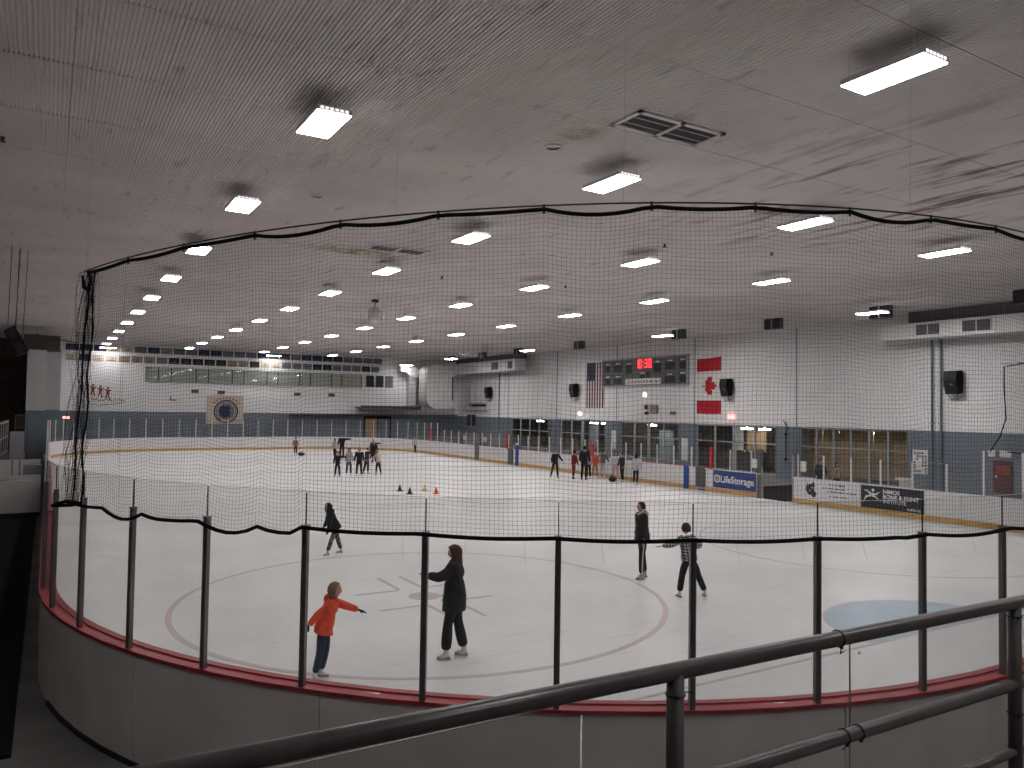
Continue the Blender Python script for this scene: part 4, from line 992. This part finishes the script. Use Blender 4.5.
# ------------------------------------------------------------------ people
mat('skin', lin((196, 146, 128)), .6); mat('skin_dark', lin((110, 78, 66)), .6); mat('lips', lin((140, 78, 72)), .5); mat('eye_dark', (.02, .015, .015), .3)
def cm(rgb, rough=.8):
    n = 'cloth_%d_%d_%d' % rgb
    return n if n in MATS else (mat(n, lin(rgb), rough, bump=.25, bscale=30) and n)
def skin_mesh(name, V, Ed, Rd, root=0, sub=1):
    """grow a smooth surface round a joint skeleton (Skin + Subdivision), return its geometry"""
    me = bpy.data.meshes.new(name); me.from_pydata([tuple(v) for v in V], Ed, [])
    o = bpy.data.objects.new(name, me); C.objects.link(o)
    o.modifiers.new('skin', 'SKIN').use_smooth_shade = True
    for k, d in enumerate(me.skin_vertices[0].data):
        r = Rd[k]; d.radius = r if isinstance(r, tuple) else (r, r); d.use_root = (k == root)
    if sub:
        m = o.modifiers.new('sub', 'SUBSURF'); m.levels = sub; m.render_levels = sub
    bpy.context.view_layer.update()
    r = bpy.data.meshes.new_from_object(o.evaluated_get(bpy.context.evaluated_depsgraph_get()))
    bpy.data.objects.remove(o); bpy.data.meshes.remove(me)
    return r
def add_mesh(mb, me, m=0, mtx=None):
    i = len(mb.v)
    for v in me.vertices: mb.v.append(tuple(mtx @ v.co if mtx else v.co))
    for p in me.polygons: mb.f.append(tuple(i+k for k in p.vertices)); mb.m.append(m)
    bpy.data.meshes.remove(me)
def frame_from(d, up):
    d = d.normalized(); x = d.cross(up)
    if x.length < 1e-4: x = d.cross(Vector((1, 0, 0)))
    x.normalize(); return x, x.cross(d)
def hand(mb, p, d, up, L, side, curl=.35, m=0, thick=1.0):
    """palm, four fingers of unequal length and a thumb leaving the side of the palm; p wrist, d direction, up back of hand"""
    x, u = frame_from(d, up); d = d.normalized(); x = x*side
    w_ = L*.42
    def loft(c, rx, rz, pts):
        pass
    n = 8; pr_ = []
    for t, a, b in ((-.04, .30, .17), (.12, .36, .17), (.32, .45, .16), (.50, .44, .13), (.54, .36, .09)):
        pr_.append([p+d*(t*L)+x*(math.cos(2*PI*k/n)*a*L*.5)+u*(math.sin(2*PI*k/n)*b*L*.5*thick) for k in range(n)])
    i = len(mb.v)
    for r_ in pr_: mb.v += [tuple(q) for q in r_]
    for a in range(len(pr_)-1):
        for k in range(n): mb.f.append((i+a*n+k, i+a*n+(k+1) % n, i+(a+1)*n+(k+1) % n, i+(a+1)*n+k)); mb.m.append(m)
    mb.f.append(tuple(i+k for k in range(n))[::-1]); mb.m.append(m); mb.f.append(tuple(i+4*n+k for k in range(n))); mb.m.append(m)
    for k, (off, ln) in enumerate(((-.33, .36), (-.11, .44), (.11, .47), (.32, .42))):
        b = p+d*(.46*L)+x*(off*w_); q = [b]; dd = d.copy(); c = curl*(1.0+.25*(1.5-k))
        for s_, e in enumerate((.45, .32, .23)):
            a = c*(s_+.4)*.7; dd2 = (d*math.cos(a)-u*math.sin(a)); q.append(q[-1]+dd2*(ln*L*e))
        rr_ = L*.048*thick; mb.tube(q, [rr_*1.05, rr_, rr_*.9, rr_*.65], 6, m=m)
    b = p+d*(.16*L)-(-x)*(.17*L); td = (d*.75+x*.6-u*.25).normalized()
    mb.tube([p+d*(.10*L)+x*(.10*L), b+td*(.10*L), b+td*(.24*L)+d*.03*L, b+td*(.36*L)+d*.08*L], [L*.07, L*.062*thick, L*.055*thick, L*.036*thick], 6, m=m)
def head(mb, c, h, yaw, pitch, skinm=0, lip=1, eye=2, detail=True):
    """c: head centre, h: head height, faces +Y turned by yaw (left positive)"""
    M = Matrix.Translation(c) @ Matrix.Rotation(yaw, 4, 'Z') @ Matrix.Rotation(-pitch, 4, 'X')
    ns, nr = (20, 16) if detail else (12, 9); i = len(mb.v)
    for a in range(nr+1):
        t = PI*a/nr; z = math.cos(t)
        for b in range(ns):
            p = 2*PI*b/ns; r = math.sin(t)
            x = r*math.cos(p)*.37; y = r*math.sin(p)*.44; zz = z*.5
            if z < 0: x *= 1-.30*(-z)**1.5; y = y*(1-.22*(-z)) + .03*(-z)       # jaw narrows
            if y < 0 and z < -.3: y *= 1-.45*(-z-.3)                              # nape
            f = max(0, math.sin(p))                                              # faces +Y
            if f > .8:
                cx = math.cos(p)
                if -.45 < z < .05 and abs(cx) < .2: y += .045*(1-abs(cx)/.2)*(1-abs(z+.2)/.3 if abs(z+.2) < .3 else 0)
                if abs(z-.05) < .15 and .12 < abs(cx) < .5: y -= .022
                if abs(z+.5) < .1 and abs(cx) < .3: y += .012
            mb.v.append(tuple(M @ Vector((x*h, y*h, zz*h))))
    for a in range(nr):
        for b in range(ns): mb.f.append((i+a*ns+b, i+(a+1)*ns+b, i+(a+1)*ns+(b+1) % ns, i+a*ns+(b+1) % ns)); mb.m.append(skinm)
    def ell(cx, cy, cz, rx, ry, rz, m, seg=8):
        k = MB().sphere((0, 0, 0), 1, seg, 6, sx=rx, sy=ry, sz=rz); i = len(mb.v)
        for v in k.v: mb.v.append(tuple(M @ (Vector((cx, cy, cz))*h+Vector(v)*h)))
        for f in k.f: mb.f.append(tuple(i+q for q in f)); mb.m.append(m)
    for s_ in (-1, 1): ell(s_*.365, -.02, -.02, .03, .06, .10, skinm)
    if detail:
        for s_ in (-1, 1):
            ell(s_*.145, .385, .03, .045, .025, .022, eye); ell(s_*.145, .40, .10, .07, .02, .012, eye)
        ell(0, .445, -.11, .045, .055, .06, skinm); ell(0, .40, -.24, .085, .03, .022, lip)
    else:
        ell(0, .43, -.1, .045, .05, .07, skinm)
        for s_ in (-1, 1): ell(s_*.145, .385, .03, .045, .025, .025, eye)
    return M
def hair_mesh(M, h, length, vol=1.0, fringe=.2, ns=20, nr=14, tail=0):
    """cap of hair over the skull, falling to `length` head heights below the crown line"""
    mb = MB(); rg = random.Random(int(h*1e5)+ns)
    rows_ = []
    for a in range(nr+1):
        t = a/nr; row = []
        for b in range(ns+1):
            p = PI*.5+ (b/ns-.5)*2*(PI-.0)          # start and end at the face side
            ang = PI*2*b/ns+PI/2
            f = math.sin(ang)                       # +1 at the face
            front = max(0, f)
            lim = .5*PI*(1-front**.6*.62+(1-front)*.35) if front > .2 else PI*.62
            if front > .2: lim = PI*.62-(PI*.62-PI*(.18+fringe*.55))*min(1, (front-.2)/.5)
            th = lim*min(1, t*1.6) if length > .6 else lim*t
            x = math.sin(th)*math.cos(ang)*.415*vol; y = math.sin(th)*math.sin(ang)*.49*vol; z = math.cos(th)*.55
            if length > .6 and t > .625 and front < .75:
                k = (t-.625)/.375; z -= k*(length-.55); x *= 1+.12*math.sin(k*PI)-.12*k; y = y*(1-.1*k)-.05*k
            x += rg.uniform(-.012, .012); y += rg.uniform(-.012, .012)
            row.append(tuple(M @ (Vector((x, y, z))*h)))
        rows_.append(row)
    i = 0
    for r_ in rows_: mb.v += r_
    W2 = ns+1
    for a in range(nr):
        for b in range(ns): mb.f.append((a*W2+b, (a+1)*W2+b, (a+1)*W2+b+1, a*W2+b+1)); mb.m.append(0)
    if tail: 
        mb.tube([tuple(M @ (Vector(q)*h)) for q in ((0, -.45, .15), (0, -.6, -.05), (0, -.58, -.4), (0, -.5, -tail))], [h*.1, h*.13, h*.11, h*.03], 8)
    return mb
def rotx(v, a):  # pitch forward by a (towards +Y)
    return Vector((v.x, v.y*math.cos(a)+v.z*math.sin(a), -v.y*math.sin(a)+v.z*math.cos(a)))
SKATE = {}
def skate_meshes(L, col):
    key = (round(L, 3), col)
    if key in SKATE: return SKATE[key]
    b = MB(); n = 10; rings = []
    # boot: shaft rings then foot rings running forward to the toe
    for (y, z, rx, ry) in ((-.02, .62, .19, .22), (-.02, .42, .18, .21), (-.01, .27, .18, .23)):
        rings.append([(rx*math.cos(2*PI*k/n)*L, (y+ry*math.sin(2*PI*k/n))*L, z*L) for k in range(n)])
    rings.append([(.17*math.cos(2*PI*k/n)*L, (.08+.36*math.sin(2*PI*k/n))*L, (.17+.02*math.sin(2*PI*k/n))*L) for k in range(n)])
    rings.append([(.185*math.cos(2*PI*k/n)*L, (.22+.54*math.sin(2*PI*k/n))*L, .07*L) for k in range(n)])
    rings.append([(.17*math.cos(2*PI*k/n)*L, (.22+.53*math.sin(2*PI*k/n))*L, .0*L) for k in range(n)])
    for r_ in rings: b.v += [(x, y, z+.17*L) for x, y, z in r_]
    for a in range(len(rings)-1):
        for k in range(n): b.f.append((a*n+k, (a+1)*n+k, (a+1)*n+(k+1) % n, a*n+(k+1) % n)); b.m.append(0)
    b.f.append(tuple(range(n))[::-1]); b.m.append(0); b.f.append(tuple((len(rings)-1)*n+k for k in range(n))[::-1]); b.m.append(0)
    bl = MB(); bl.prism([(-.36*L, .0), (.62*L, .0), (.76*L, .045*L), (.74*L, .09*L), (.5*L, .075*L), (-.1*L, .075*L), (-.38*L, .06*L)], -.012*L, .012*L, 'x')
    for y in (-.2, .5): bl.box(-.05*L, (y-.13)*L, .06*L, .05*L, (y+.13)*L, .175*L)
    sl = MB().box(-.17*L, -.33*L, .155*L, .17*L, .2*L, .185*L).box(-.16*L, .2*L, .155*L, .16*L, .7*L, .18*L)
    SKATE[key] = (b.mesh('skate', col, True), bl.mesh('blade', 'aluminium'), sl.mesh('sole', 'black')); return SKATE[key]
def figure(label, x, y, face, H, pose, top, legs, hair, hairlen=.5, skin_c='skin', boot=(226, 224, 222), gloves=None, child=False, coat=.0, detail=False,
           hood=None, sleeves=None, stripe=None, group=None, flare=1.0, vol=1.0, slim=1.0, tail=0, helmet=None, puffy=1.12, z0=0):
    """face: direction the figure looks on the ice, as a vector. Angles in degrees."""
    P = dict(lean=4, tl=6, tr=-6, kl=8, kr=8, sl=3, sr=3, al=(-.25, .1, -1), ar=(.25, .1, -1), fl=(-.05, .35, -1), fr=(.05, .35, -1), hy=0, hp=0, tw=0); P.update(pose)
    hh = H*(.158 if child else .133)
    th, sh = H*(.225 if child else .245), H*(.235 if child else .245)
    spine = H*(.30 if child else .285); sw2 = H*(.100 if child else .110)*slim; hw = H*.052
    lean = R(P['lean'])
    hip = Vector((0, 0, 0)); up = rotx(Vector((0, 0, 1)), lean)
    tw = Matrix.Rotation(R(P['tw']), 3, 'Z')
    waist = hip+up*spine*.32; chest = hip+up*spine*.72; neck = hip+up*spine*1.0; 
    hd_up = rotx(Vector((0, 0, 1)), lean*.6+R(P['hp'])*.3); hc = neck+hd_up*(hh*.5+H*.035)
    shl, shr = neck+tw @ Vector((-sw2, 0, 0))-up*H*.035, neck+tw @ Vector((sw2, 0, 0))-up*H*.035
    ua, fa = H*.158, H*.135
    def arm(s0, a, b): a = Vector(a).normalized(); b = Vector(b).normalized(); e = s0+a*ua; return e, e+b*fa, b
    el, wl, dl = arm(shl, P['al'], P['fl']); er, wr, dr = arm(shr, P['ar'], P['fr'])
    def leg(s_, t_, k_, side_):
        h0 = hip+Vector((s_*hw, 0, -H*.015)); d1 = rotx(Vector((math.sin(R(side_))*s_, 0, -math.cos(R(side_)))), -R(t_)); kn = h0+d1*th
        d2 = rotx(Vector((math.sin(R(side_))*s_, 0, -math.cos(R(side_)))), -R(t_-k_)); return h0, kn, kn+d2*sh
    hl, kl, al_ = leg(-1, P['tl'], P['kl'], P['sl']); hr, kr, ar_ = leg(1, P['tr'], P['kr'], P['sr'])
    Lb = H*.115; ankle_h = Lb*.62
    dz = ankle_h-min(al_.z, ar_.z)
    t = thing('person', label, 'person', (x, y, z0), math.atan2(-face[0], face[1]), group)
    off = Vector((0, 0, dz)); sb = 1 if not detail else 2
    # body: one continuous surface, slimmer than the clothes, with head and hands
    V = [hip, waist, chest, neck-up*H*.02, neck+hd_up*H*.03, shl, el, wl, shr, er, wr, hl, kl, al_, hr, kr, ar_]
    Ed = [(0, 1), (1, 2), (2, 3), (3, 4), (2, 5), (5, 6), (6, 7), (2, 8), (8, 9), (9, 10), (0, 11), (11, 12), (12, 13), (0, 14), (14, 15), (15, 16)]
    Rd = [(H*.050, H*.04), (H*.050, H*.038), (H*.050, H*.036), H*.026, H*.03, H*.020, H*.017, H*.014, H*.020, H*.017, H*.014, H*.034, H*.028, H*.020, H*.034, H*.028, H*.020]
    mb = MB(); add_mesh(mb, skin_mesh('body', [v+off for v in V], Ed, Rd, 0, sb))
    yaw = R(P['hy'])+R(P['tw'])*.5
    M = head(mb, hc+off, hh, yaw, -(lean*.5+R(P['hp'])), detail=detail)
    for wp, d_, s_ in ((wl, dl, 1), (wr, dr, -1)):
        if not gloves:
            hand(mb, wp+off, d_, Vector((0, .3, 1)) if abs(d_.z) < .7 else Vector((-s_, 0, 0)), H*.094, s_, .3)
    mb.build('body', [skin_c, 'lips', 'eye_dark'], t, smooth=True)
    if gloves:
        for wp, d_, s_ in ((wl, dl, 1), (wr, dr, -1)):
            g = MB(); hand(g, wp+off-d_*H*.01, d_, Vector((0, .3, 1)) if abs(d_.z) < .7 else Vector((-s_, 0, 0)), H*.10, s_, .35, thick=1.35); g.build('glove', cm(gloves), t, smooth=True)
    # trousers
    wrk = H*.034*flare
    V = [hip+up*H*.02, hip-Vector((0, 0, H*.02)), hl, (hl+kl)/2, kl, (kl+al_)/2, al_+Vector((0, 0, H*.01)), hr, (hr+kr)/2, kr, (kr+ar_)/2, ar_+Vector((0, 0, H*.01))]
    Ed = [(0, 1), (1, 2), (2, 3), (3, 4), (4, 5), (5, 6), (1, 7), (7, 8), (8, 9), (9, 10), (10, 11)]
    sl2 = slim*1.12
    Rd = [(H*.072*slim, H*.06), (H*.07*slim, H*.062), H*.052*sl2, H*.050*sl2, H*.041*sl2, H*.039*sl2*flare, wrk*sl2]+[H*.052*sl2, H*.050*sl2, H*.041*sl2, H*.039*sl2*flare, wrk*sl2]
    mb = MB(); add_mesh(mb, skin_mesh('trousers', [v+off for v in V], Ed, Rd, 1, sb)); tr = mb.build('trousers', cm(legs), t, smooth=True)
    if stripe:
        s3 = MB()
        for h_, k_, a_, s_ in ((hl, kl, al_, -1), (hr, kr, ar_, 1)):
            w2 = Vector((s_*H*.043, 0, 0)); q = [h_+w2*1.1+off, (h_+k_)/2+w2*1.05+off, k_+w2*.9+off, (k_+a_)/2+w2*.85+off, a_+w2*.8+off+Vector((0, 0, H*.02))]
            s3.tube(q, H*.010, 6)
        s3.build('side_stripe', cm(stripe), tr)
    # jacket or coat
    hem = -coat
    b0 = hip+up*H*(.01) if coat == 0 else hip+Vector((0, -math.sin(lean)*0, -H*coat))
    V = [b0, hip+up*H*.03, waist, chest, neck-up*H*.012, shl, el, wl-dl*H*.012, shr, er, wr-dr*H*.012, neck+hd_up*H*.012]
    Ed = [(0, 1), (1, 2), (2, 3), (3, 4), (3, 5), (5, 6), (6, 7), (3, 8), (8, 9), (9, 10), (4, 11)]
    q = puffy*slim
    Rd = [(H*.082*q, H*.068*q), (H*.084*q, H*.07*q), (H*.078*q, H*.062*q), (H*.090*q, H*.074*q), H*.048, H*.046*q, H*.036*q, H*.027*q, H*.046*q, H*.036*q, H*.027*q, H*.036]
    mb = MB(); add_mesh(mb, skin_mesh('jacket', [v+off for v in V], Ed, Rd, 2, sb))
    nn = 16; base = len(mb.v); fx = (hl+hr)*.5-hip; kmid = ((kl+kr)*.5-hip)*(coat*H/max(th, .01)) if coat else Vector((0, 0, -H*.015))
    for c_, rx, ry in ((waist+up*H*.06, .074, .058), (waist+up*H*.01, .086, .070), (hip+up*H*.03, .090, .076), (hip-up*H*.01, .092, .079), (hip+kmid, .094, .082), (hip+kmid+up*H*.004, .078, .066)):
        for k in range(nn): a_ = 2*PI*k/nn; mb.v.append(tuple(c_+off+Vector((math.cos(a_)*rx*H*q, math.sin(a_)*ry*H*q, -math.sin(a_)*ry*H*q*math.sin(lean)*.8))))
    for a_ in range(5):
        for k in range(nn): mb.f.append((base+a_*nn+k, base+(a_+1)*nn+k, base+(a_+1)*nn+(k+1) % nn, base+a_*nn+(k+1) % nn)); mb.m.append(0)
    mb.f.append(tuple(base+5*nn+k for k in range(nn))[::-1]); mb.m.append(0)
    for s0_ in (shl, shr): mb.sphere(tuple((s0_*.8+(neck-up*H*.05)*.2)+off), H*.055*q, 10, 8, sy=.95)
    mb.sphere(tuple(neck-up*H*.075+off), H*.09*q, 12, 8, sx=1.05, sy=.78, sz=.8)
    tm = top if isinstance(top, str) else cm(top); jk = mb.build('jacket', tm, t, smooth=True)
    if hood:
        hm_ = MB(); c = neck-rotx(Vector((0, 1, 0)), lean)*H*.055+up*H*.005+off
        hm_.sphere(tuple(c), H*.055, 12, 8, sx=1.25, sy=.8, sz=.9); hm_.tube([tuple(neck+off+Vector((math.cos(a_)*H*.055, math.sin(a_)*H*.05-H*.01, H*.012+math.sin(a_)*-H*.012))) for a_ in [2*PI*k/14 for k in range(14)]], H*.017, 7, closed=True)
        hm_.build('hood', cm(hood), jk, smooth=True)
    # skates
    for k, (a_, kn) in enumerate(((al_, kl), (ar_, kr))):
        bt, bl, so = skate_meshes(Lb, cm(boot, .5)); lift = (a_.z+dz)-ankle_h
        f = part('skate', bt, t, (a_.x, a_.y, lift), R(8 if k == 0 else -8)); f.rotation_euler.x = -min(.5, lift*2.0)
        part('blade', bl, f); part('sole', so, f)
    hm2 = hair_mesh(M, hh, hairlen, vol, ns=20 if detail else 14, nr=14 if detail else 8, tail=tail)
    if helmet: MB_ = MB().sphere((0, 0, 0), 1, 16, 10, sx=.46*hh, sy=.53*hh, sz=.40*hh); MB_.v = [tuple(M @ (Vector(v)+Vector((0, -.02*hh, .18*hh)))) for v in MB_.v]; MB_.build('helmet', cm(helmet, .4), t, smooth=True)
    hm2.build('hair', cm(hair), t, smooth=True)
    return t
RT = (.857, -.515); LF = (-.857, .515); CAMD = (-.515, -.857); AW = (.515, .857)
def mixd(a, b, k): return (a[0]*(1-k)+b[0]*k, a[1]*(1-k)+b[1]*k)
def plaid():
    m = bpy.data.materials.new('plaid'); m.use_nodes = True; MATS['plaid'] = m; nt = m.node_tree; L = nt.links.new; b = nt.nodes['Principled BSDF']; b.inputs['Roughness'].default_value = .85
    tc = nt.nodes.new('ShaderNodeTexCoord'); fac = None
    for ax, sc_ in (('X', 5.5), ('Z', 5.5)):
        wv = nt.nodes.new('ShaderNodeTexWave'); wv.bands_direction = ax; wv.inputs['Scale'].default_value = sc_; L(tc.outputs['Object'], wv.inputs['Vector'])
        st = nt.nodes.new('ShaderNodeMath'); st.operation = 'GREATER_THAN'; st.inputs[1].default_value = .55; L(wv.outputs['Fac'], st.inputs[0])
        if fac is None: fac = st.outputs[0]
        else:
            ad = nt.nodes.new('ShaderNodeMath'); ad.operation = 'ADD'; L(fac, ad.inputs[0]); L(st.outputs[0], ad.inputs[1]); fac = ad.outputs[0]
    hf = nt.nodes.new('ShaderNodeMath'); hf.operation = 'MULTIPLY'; hf.inputs[1].default_value = .5; L(fac, hf.inputs[0])
    cr = nt.nodes.new('ShaderNodeValToRGB'); cr.color_ramp.interpolation = 'CONSTANT'; e = cr.color_ramp.elements
    e[0].color = (.55, .53, .53, 1); e[1].position = .75; e[1].color = (.02, .02, .025, 1); e2 = e.new(.3); e2.color = (.14, .14, .16, 1)
    L(hf.outputs[0], cr.inputs[0]); L(cr.outputs[0], b.inputs['Base Color'])
plaid()
def leggings():
    m = bpy.data.materials.new('patterned'); m.use_nodes = True; MATS['patterned'] = m; nt = m.node_tree; b = nt.nodes['Principled BSDF']
    tc = nt.nodes.new('ShaderNodeTexCoord'); n = nt.nodes.new('ShaderNodeTexVoronoi'); n.inputs['Scale'].default_value = 22; nt.links.new(tc.outputs['Object'], n.inputs['Vector'])
    cr = nt.nodes.new('ShaderNodeValToRGB'); cr.color_ramp.elements[0].position = .3; cr.color_ramp.elements[0].color = (.30, .28, .28, 1); cr.color_ramp.elements[1].position = .5; cr.color_ramp.elements[1].color = (.03, .03, .035, 1)
    nt.links.new(n.outputs['Distance'], cr.inputs[0]); nt.links.new(cr.outputs[0], b.inputs['Base Color']); b.inputs['Roughness'].default_value = .8
leggings()

# the five skaters near the camera
figure('small child in a coral orange jacket and jeans skating with arms out near the glass', 3.14, 5.95, RT, 1.26,
       dict(lean=17, tl=3, kl=14, sl=2, tr=-4, kr=8, sr=2, al=(-.12, .93, -.36), fl=(-.05, .95, -.30), ar=(.30, -.78, -.62), fr=(.35, -.6, -.75), hy=-6, hp=2),
       (236, 84, 60), (40, 50, 74), (138, 116, 98), .78, gloves=(22, 22, 26), child=True, coat=.05, detail=True, hood=(224, 78, 56), vol=1.04, puffy=1.22)
figure('person with long auburn hair in a long black coat skating left beside the coral-jacketed child', 5.08, 5.92, LF, 1.60,
       dict(lean=2, tl=13, kl=10, sl=1, tr=-7, kr=6, sr=1, al=(-.40, .62, -.30), fl=(.45, .75, .08), ar=(.22, .1, -1), fr=(.0, .45, -.9), hy=14, hp=-6),
       (17, 17, 20), (15, 15, 18), (82, 46, 36), 1.35, coat=.13, detail=True, flare=1.25, boot=(222, 212, 204), vol=1.12, puffy=1.34)
figure('child in a dark hooded jacket and patterned leggings gliding with legs apart', 6.07, 14.38, mixd(LF, CAMD, .35), 1.30,
       dict(lean=24, tl=26, kl=6, sl=8, tr=-16, kr=4, sr=9, al=(-.25, .35, -1), fl=(-.1, .25, -1), ar=(.35, .15, -1), fr=(.15, .45, -.9), hy=8, hp=12),
       (20, 20, 24), (70, 68, 70), (24, 22, 24), .95, child=True, coat=.04, detail=True, hood=(20, 20, 24), vol=1.12, puffy=1.25, gloves=(22, 22, 24))
for c in [o for o in bpy.data.objects if o.name.startswith('trousers')][-1:]: c.data.materials[0] = MATS['patterned']
figure('person in black with a pale pink hood and white-striped trousers standing sideways', 11.08, 8.75, mixd(LF, CAMD, .12), 1.62,
       dict(lean=3, tl=5, kl=4, sl=1, tr=-5, kr=3, sr=1, al=(-.2, -.05, -1), fl=(-.02, .12, -1), ar=(.2, .0, -1), fr=(.02, .15, -1), hy=10, hp=2),
       (24, 23, 26), (22, 21, 24), (40, 30, 27), .5, detail=True, hood=(200, 165, 162), stripe=(206, 204, 204), boot=(176, 172, 170), coat=.05, puffy=1.25)
figure('child in a black and white checked shirt seen from behind with arms held out', 10.80, 7.02, mixd(AW, LF, .25), 1.41,
       dict(lean=14, tl=10, kl=12, sl=10, tr=-12, kr=2, sr=17, al=(-.85, .25, -.5), fl=(-.95, .25, -.1), ar=(.75, .1, -.5), fr=(.15, .8, -.4), hy=0, hp=0),
       'plaid', (24, 23, 27), (52, 38, 36), .5, detail=True, boot=(205, 203, 202), child=True, coat=.03, puffy=1.24, flare=1.1)

# the group skating towards the middle of the ice
G1 = 'skaters gathered left of the cones'; G2 = 'skaters gathered by the right boards'
arms_out_r = dict(ar=(.95, .2, -.05), fr=(.98, .1, .05))
figure('small skater all in black, leftmost of the left group, one arm held out', 12.9, 34.9, CAMD, 1.32, dict(al=(-.95, .2, -.05), fl=(-.98, .1, 0), sl=6, sr=8, tl=10), (24, 24, 28), (24, 24, 26), (40, 30, 28), boot=(30, 30, 32), child=True, group=G1)
figure('skater in a pale grey top and blue jeans in the left group', 13.75, 35.6, mixd(CAMD, RT, .3), 1.40, dict(tl=8), (168, 166, 170), (62, 70, 92), (44, 34, 32), .9, group=G1, child=True)
figure('skater in a long black coat standing in the middle of the left group', 14.0, 34.7, CAMD, 1.50, dict(sl=5, sr=7), (22, 22, 25), (26, 26, 30), (30, 26, 26), .9, coat=.12, group=G1)
figure('skater in a dark maroon jacket turned towards the pink-topped one', 15.0, 36.3, mixd(RT, CAMD, .3), 1.42, dict(lean=10, al=(-.2, .9, -.3), fl=(0, .9, .1)), (52, 28, 34), (40, 36, 42), (46, 34, 30), .5, group=G1, boot=(150, 140, 138))
figure('skater in pale pink top and black shorts, front right of the left group', 15.25, 35.2, mixd(LF, AW, .4), 1.32, dict(lean=12, al=(-.3, .7, -.6), sl=6, sr=6), (200, 168, 160), (28, 26, 30), (150, 128, 110), .5, group=G1, child=True, flare=.8)
figure('skater in black behind the left group with dark hair', 18.0, 43.0, CAMD, 1.45, dict(lean=8), (24, 24, 28), (24, 24, 26), (28, 24, 24), .6, group=G1)
figure('skater in black holding an arm out behind the left group', 19.2, 46.4, mixd(CAMD, RT, .4), 1.42, dict(al=(-.9, .3, 0), fl=(-.9, .2, .1)), (26, 25, 28), (30, 28, 32), (90, 70, 62), .5, group=G1)
figure('skater in a pale top with dark hair, farther back above the left group', 16.9, 47.6, mixd(CAMD, LF, .4), 1.45, dict(al=(-.6, .2, -.8), sl=5), (170, 168, 172), (30, 30, 34), (26, 22, 22), .95, group=G1)
figure('tall skater in black farther back above the left group, arm out', 17.6, 48.2, CAMD, 1.70, dict(al=(-.95, .2, .05), fl=(-.95, .15, .1)), (24, 24, 28), (32, 30, 34), (30, 26, 26), .5, group=G1)
figure('lone small skater in a brown top near the far boards left of the groups', 15.9, 53.8, CAMD, 1.30, dict(), (150, 110, 98), (52, 48, 56), (60, 44, 38), .5, child=True)
figure('lone small skater in a white top and black trousers near the far right boards', 25.2, 52.8, mixd(LF, CAMD, .5), 1.40, dict(), (190, 188, 188), (24, 24, 28), (26, 24, 26), .6, child=True)
# the group by the right boards
figure('skater all in black with arms away from the body, leftmost of the right group', 23.4, 30.2, mixd(CAMD, RT, .2), 1.50, dict(al=(-.55, .1, -.8), fl=(-.6, .1, -.8), sl=4, sr=10, tl=8), (24, 24, 28), (24, 24, 26), (30, 26, 26), boot=(34, 34, 36), group=G2)
figure('skater in a red jacket and red trousers in the right group', 24.0, 29.35, mixd(RT, AW, .4), 1.48, dict(lean=7, tl=10), (110, 28, 34), (120, 32, 40), (40, 30, 28), .5, group=G2, boot=(34, 30, 32), child=True)
figure('tall adult in black standing right of the red-clothed skater', 24.15, 28.6, mixd(AW, RT, .3), 1.74, dict(sl=4), (20, 20, 23), (22, 22, 25), (26, 22, 22), .5, group=G2, coat=.05, boot=(40, 40, 42))
figure('skater in a grey and pink top with black legs in the right group', 24.95, 29.3, mixd(CAMD, LF, .3), 1.42, dict(al=(-.3, .5, -.8)), (160, 140, 142), (30, 28, 34), (46, 36, 34), .8, group=G2, child=True)
figure('skater in an orange top and orange-brown trousers in the right group', 25.55, 29.5, CAMD, 1.42, dict(), (200, 96, 70), (176, 122, 100), (60, 44, 38), .5, group=G2, child=True)
figure('skater in a grey hooded top and white trousers with one arm stretched down', 25.6, 28.9, mixd(CAMD, RT, .5), 1.50, dict(lean=8, al=(-.6, .2, -.8), fl=(-.5, .2, -.9)), (96, 96, 104), (198, 194, 194), (34, 28, 28), .5, group=G2, hood=(96, 96, 104))
figure('skater with dark hair, white top and pale pink trousers in the right group', 25.45, 27.6, mixd(CAMD, AW, .2), 1.50, dict(), (196, 192, 194), (190, 160, 160), (22, 20, 22), 1.2, group=G2)
figure('skater in a navy jacket and black leggings, second from the right in the right group', 25.35, 26.95, mixd(LF, CAMD, .4), 1.45, dict(), (34, 36, 52), (24, 24, 28), (70, 58, 56), .5, group=G2, boot=(190, 188, 188), slim=.9)
figure('skater in a long white jacket and black leggings, rightmost of the right group', 25.05, 25.5, mixd(AW, RT, .4), 1.52, dict(), (196, 190, 194), (24, 24, 28), (24, 20, 22), 1.1, group=G2, coat=.10, slim=.92)
tag(MB().sphere((24.85, 27.1, .15), .17, 12, 8, sx=1.3, sz=.8).tube([(24.7, 27.1, .25), (24.85, 27.1, .36), (25.0, 27.1, .25)], .025, 6).build('black_bag', 'black'), 'black bag on the ice at the feet of the right group', 'bag')
tag(MB().tube([(27.05, 31.75, FZ), (27.05, 31.75, 1.9)], .03, 8).tube([(27.05, 31.75, .75), (27.05, 31.77, 1.0), (27.05, 31.79, 1.5), (27.05, 31.84, 1.9)], [.12, .2, .14, .06], 10, m=1).build('furled_flag', ['aluminium', 'red_pad']), 'furled bright red flag standing behind the right boards', 'flag')
# spectators behind the right boards
figure('spectator in a black coat behind the glass left of the tan panels', 31.0, 19.3, CAMD, 1.6, dict(), (22, 22, 25), (30, 30, 34), (30, 24, 24), .6, boot=(30, 30, 30), z0=-.1)
figure('spectator in a beige top behind the glass in front of the tan panels', 31.2, 18.6, CAMD, 1.5, dict(), (150, 124, 112), (60, 54, 56), (46, 34, 30), .9, boot=(40, 36, 34), z0=-.1)
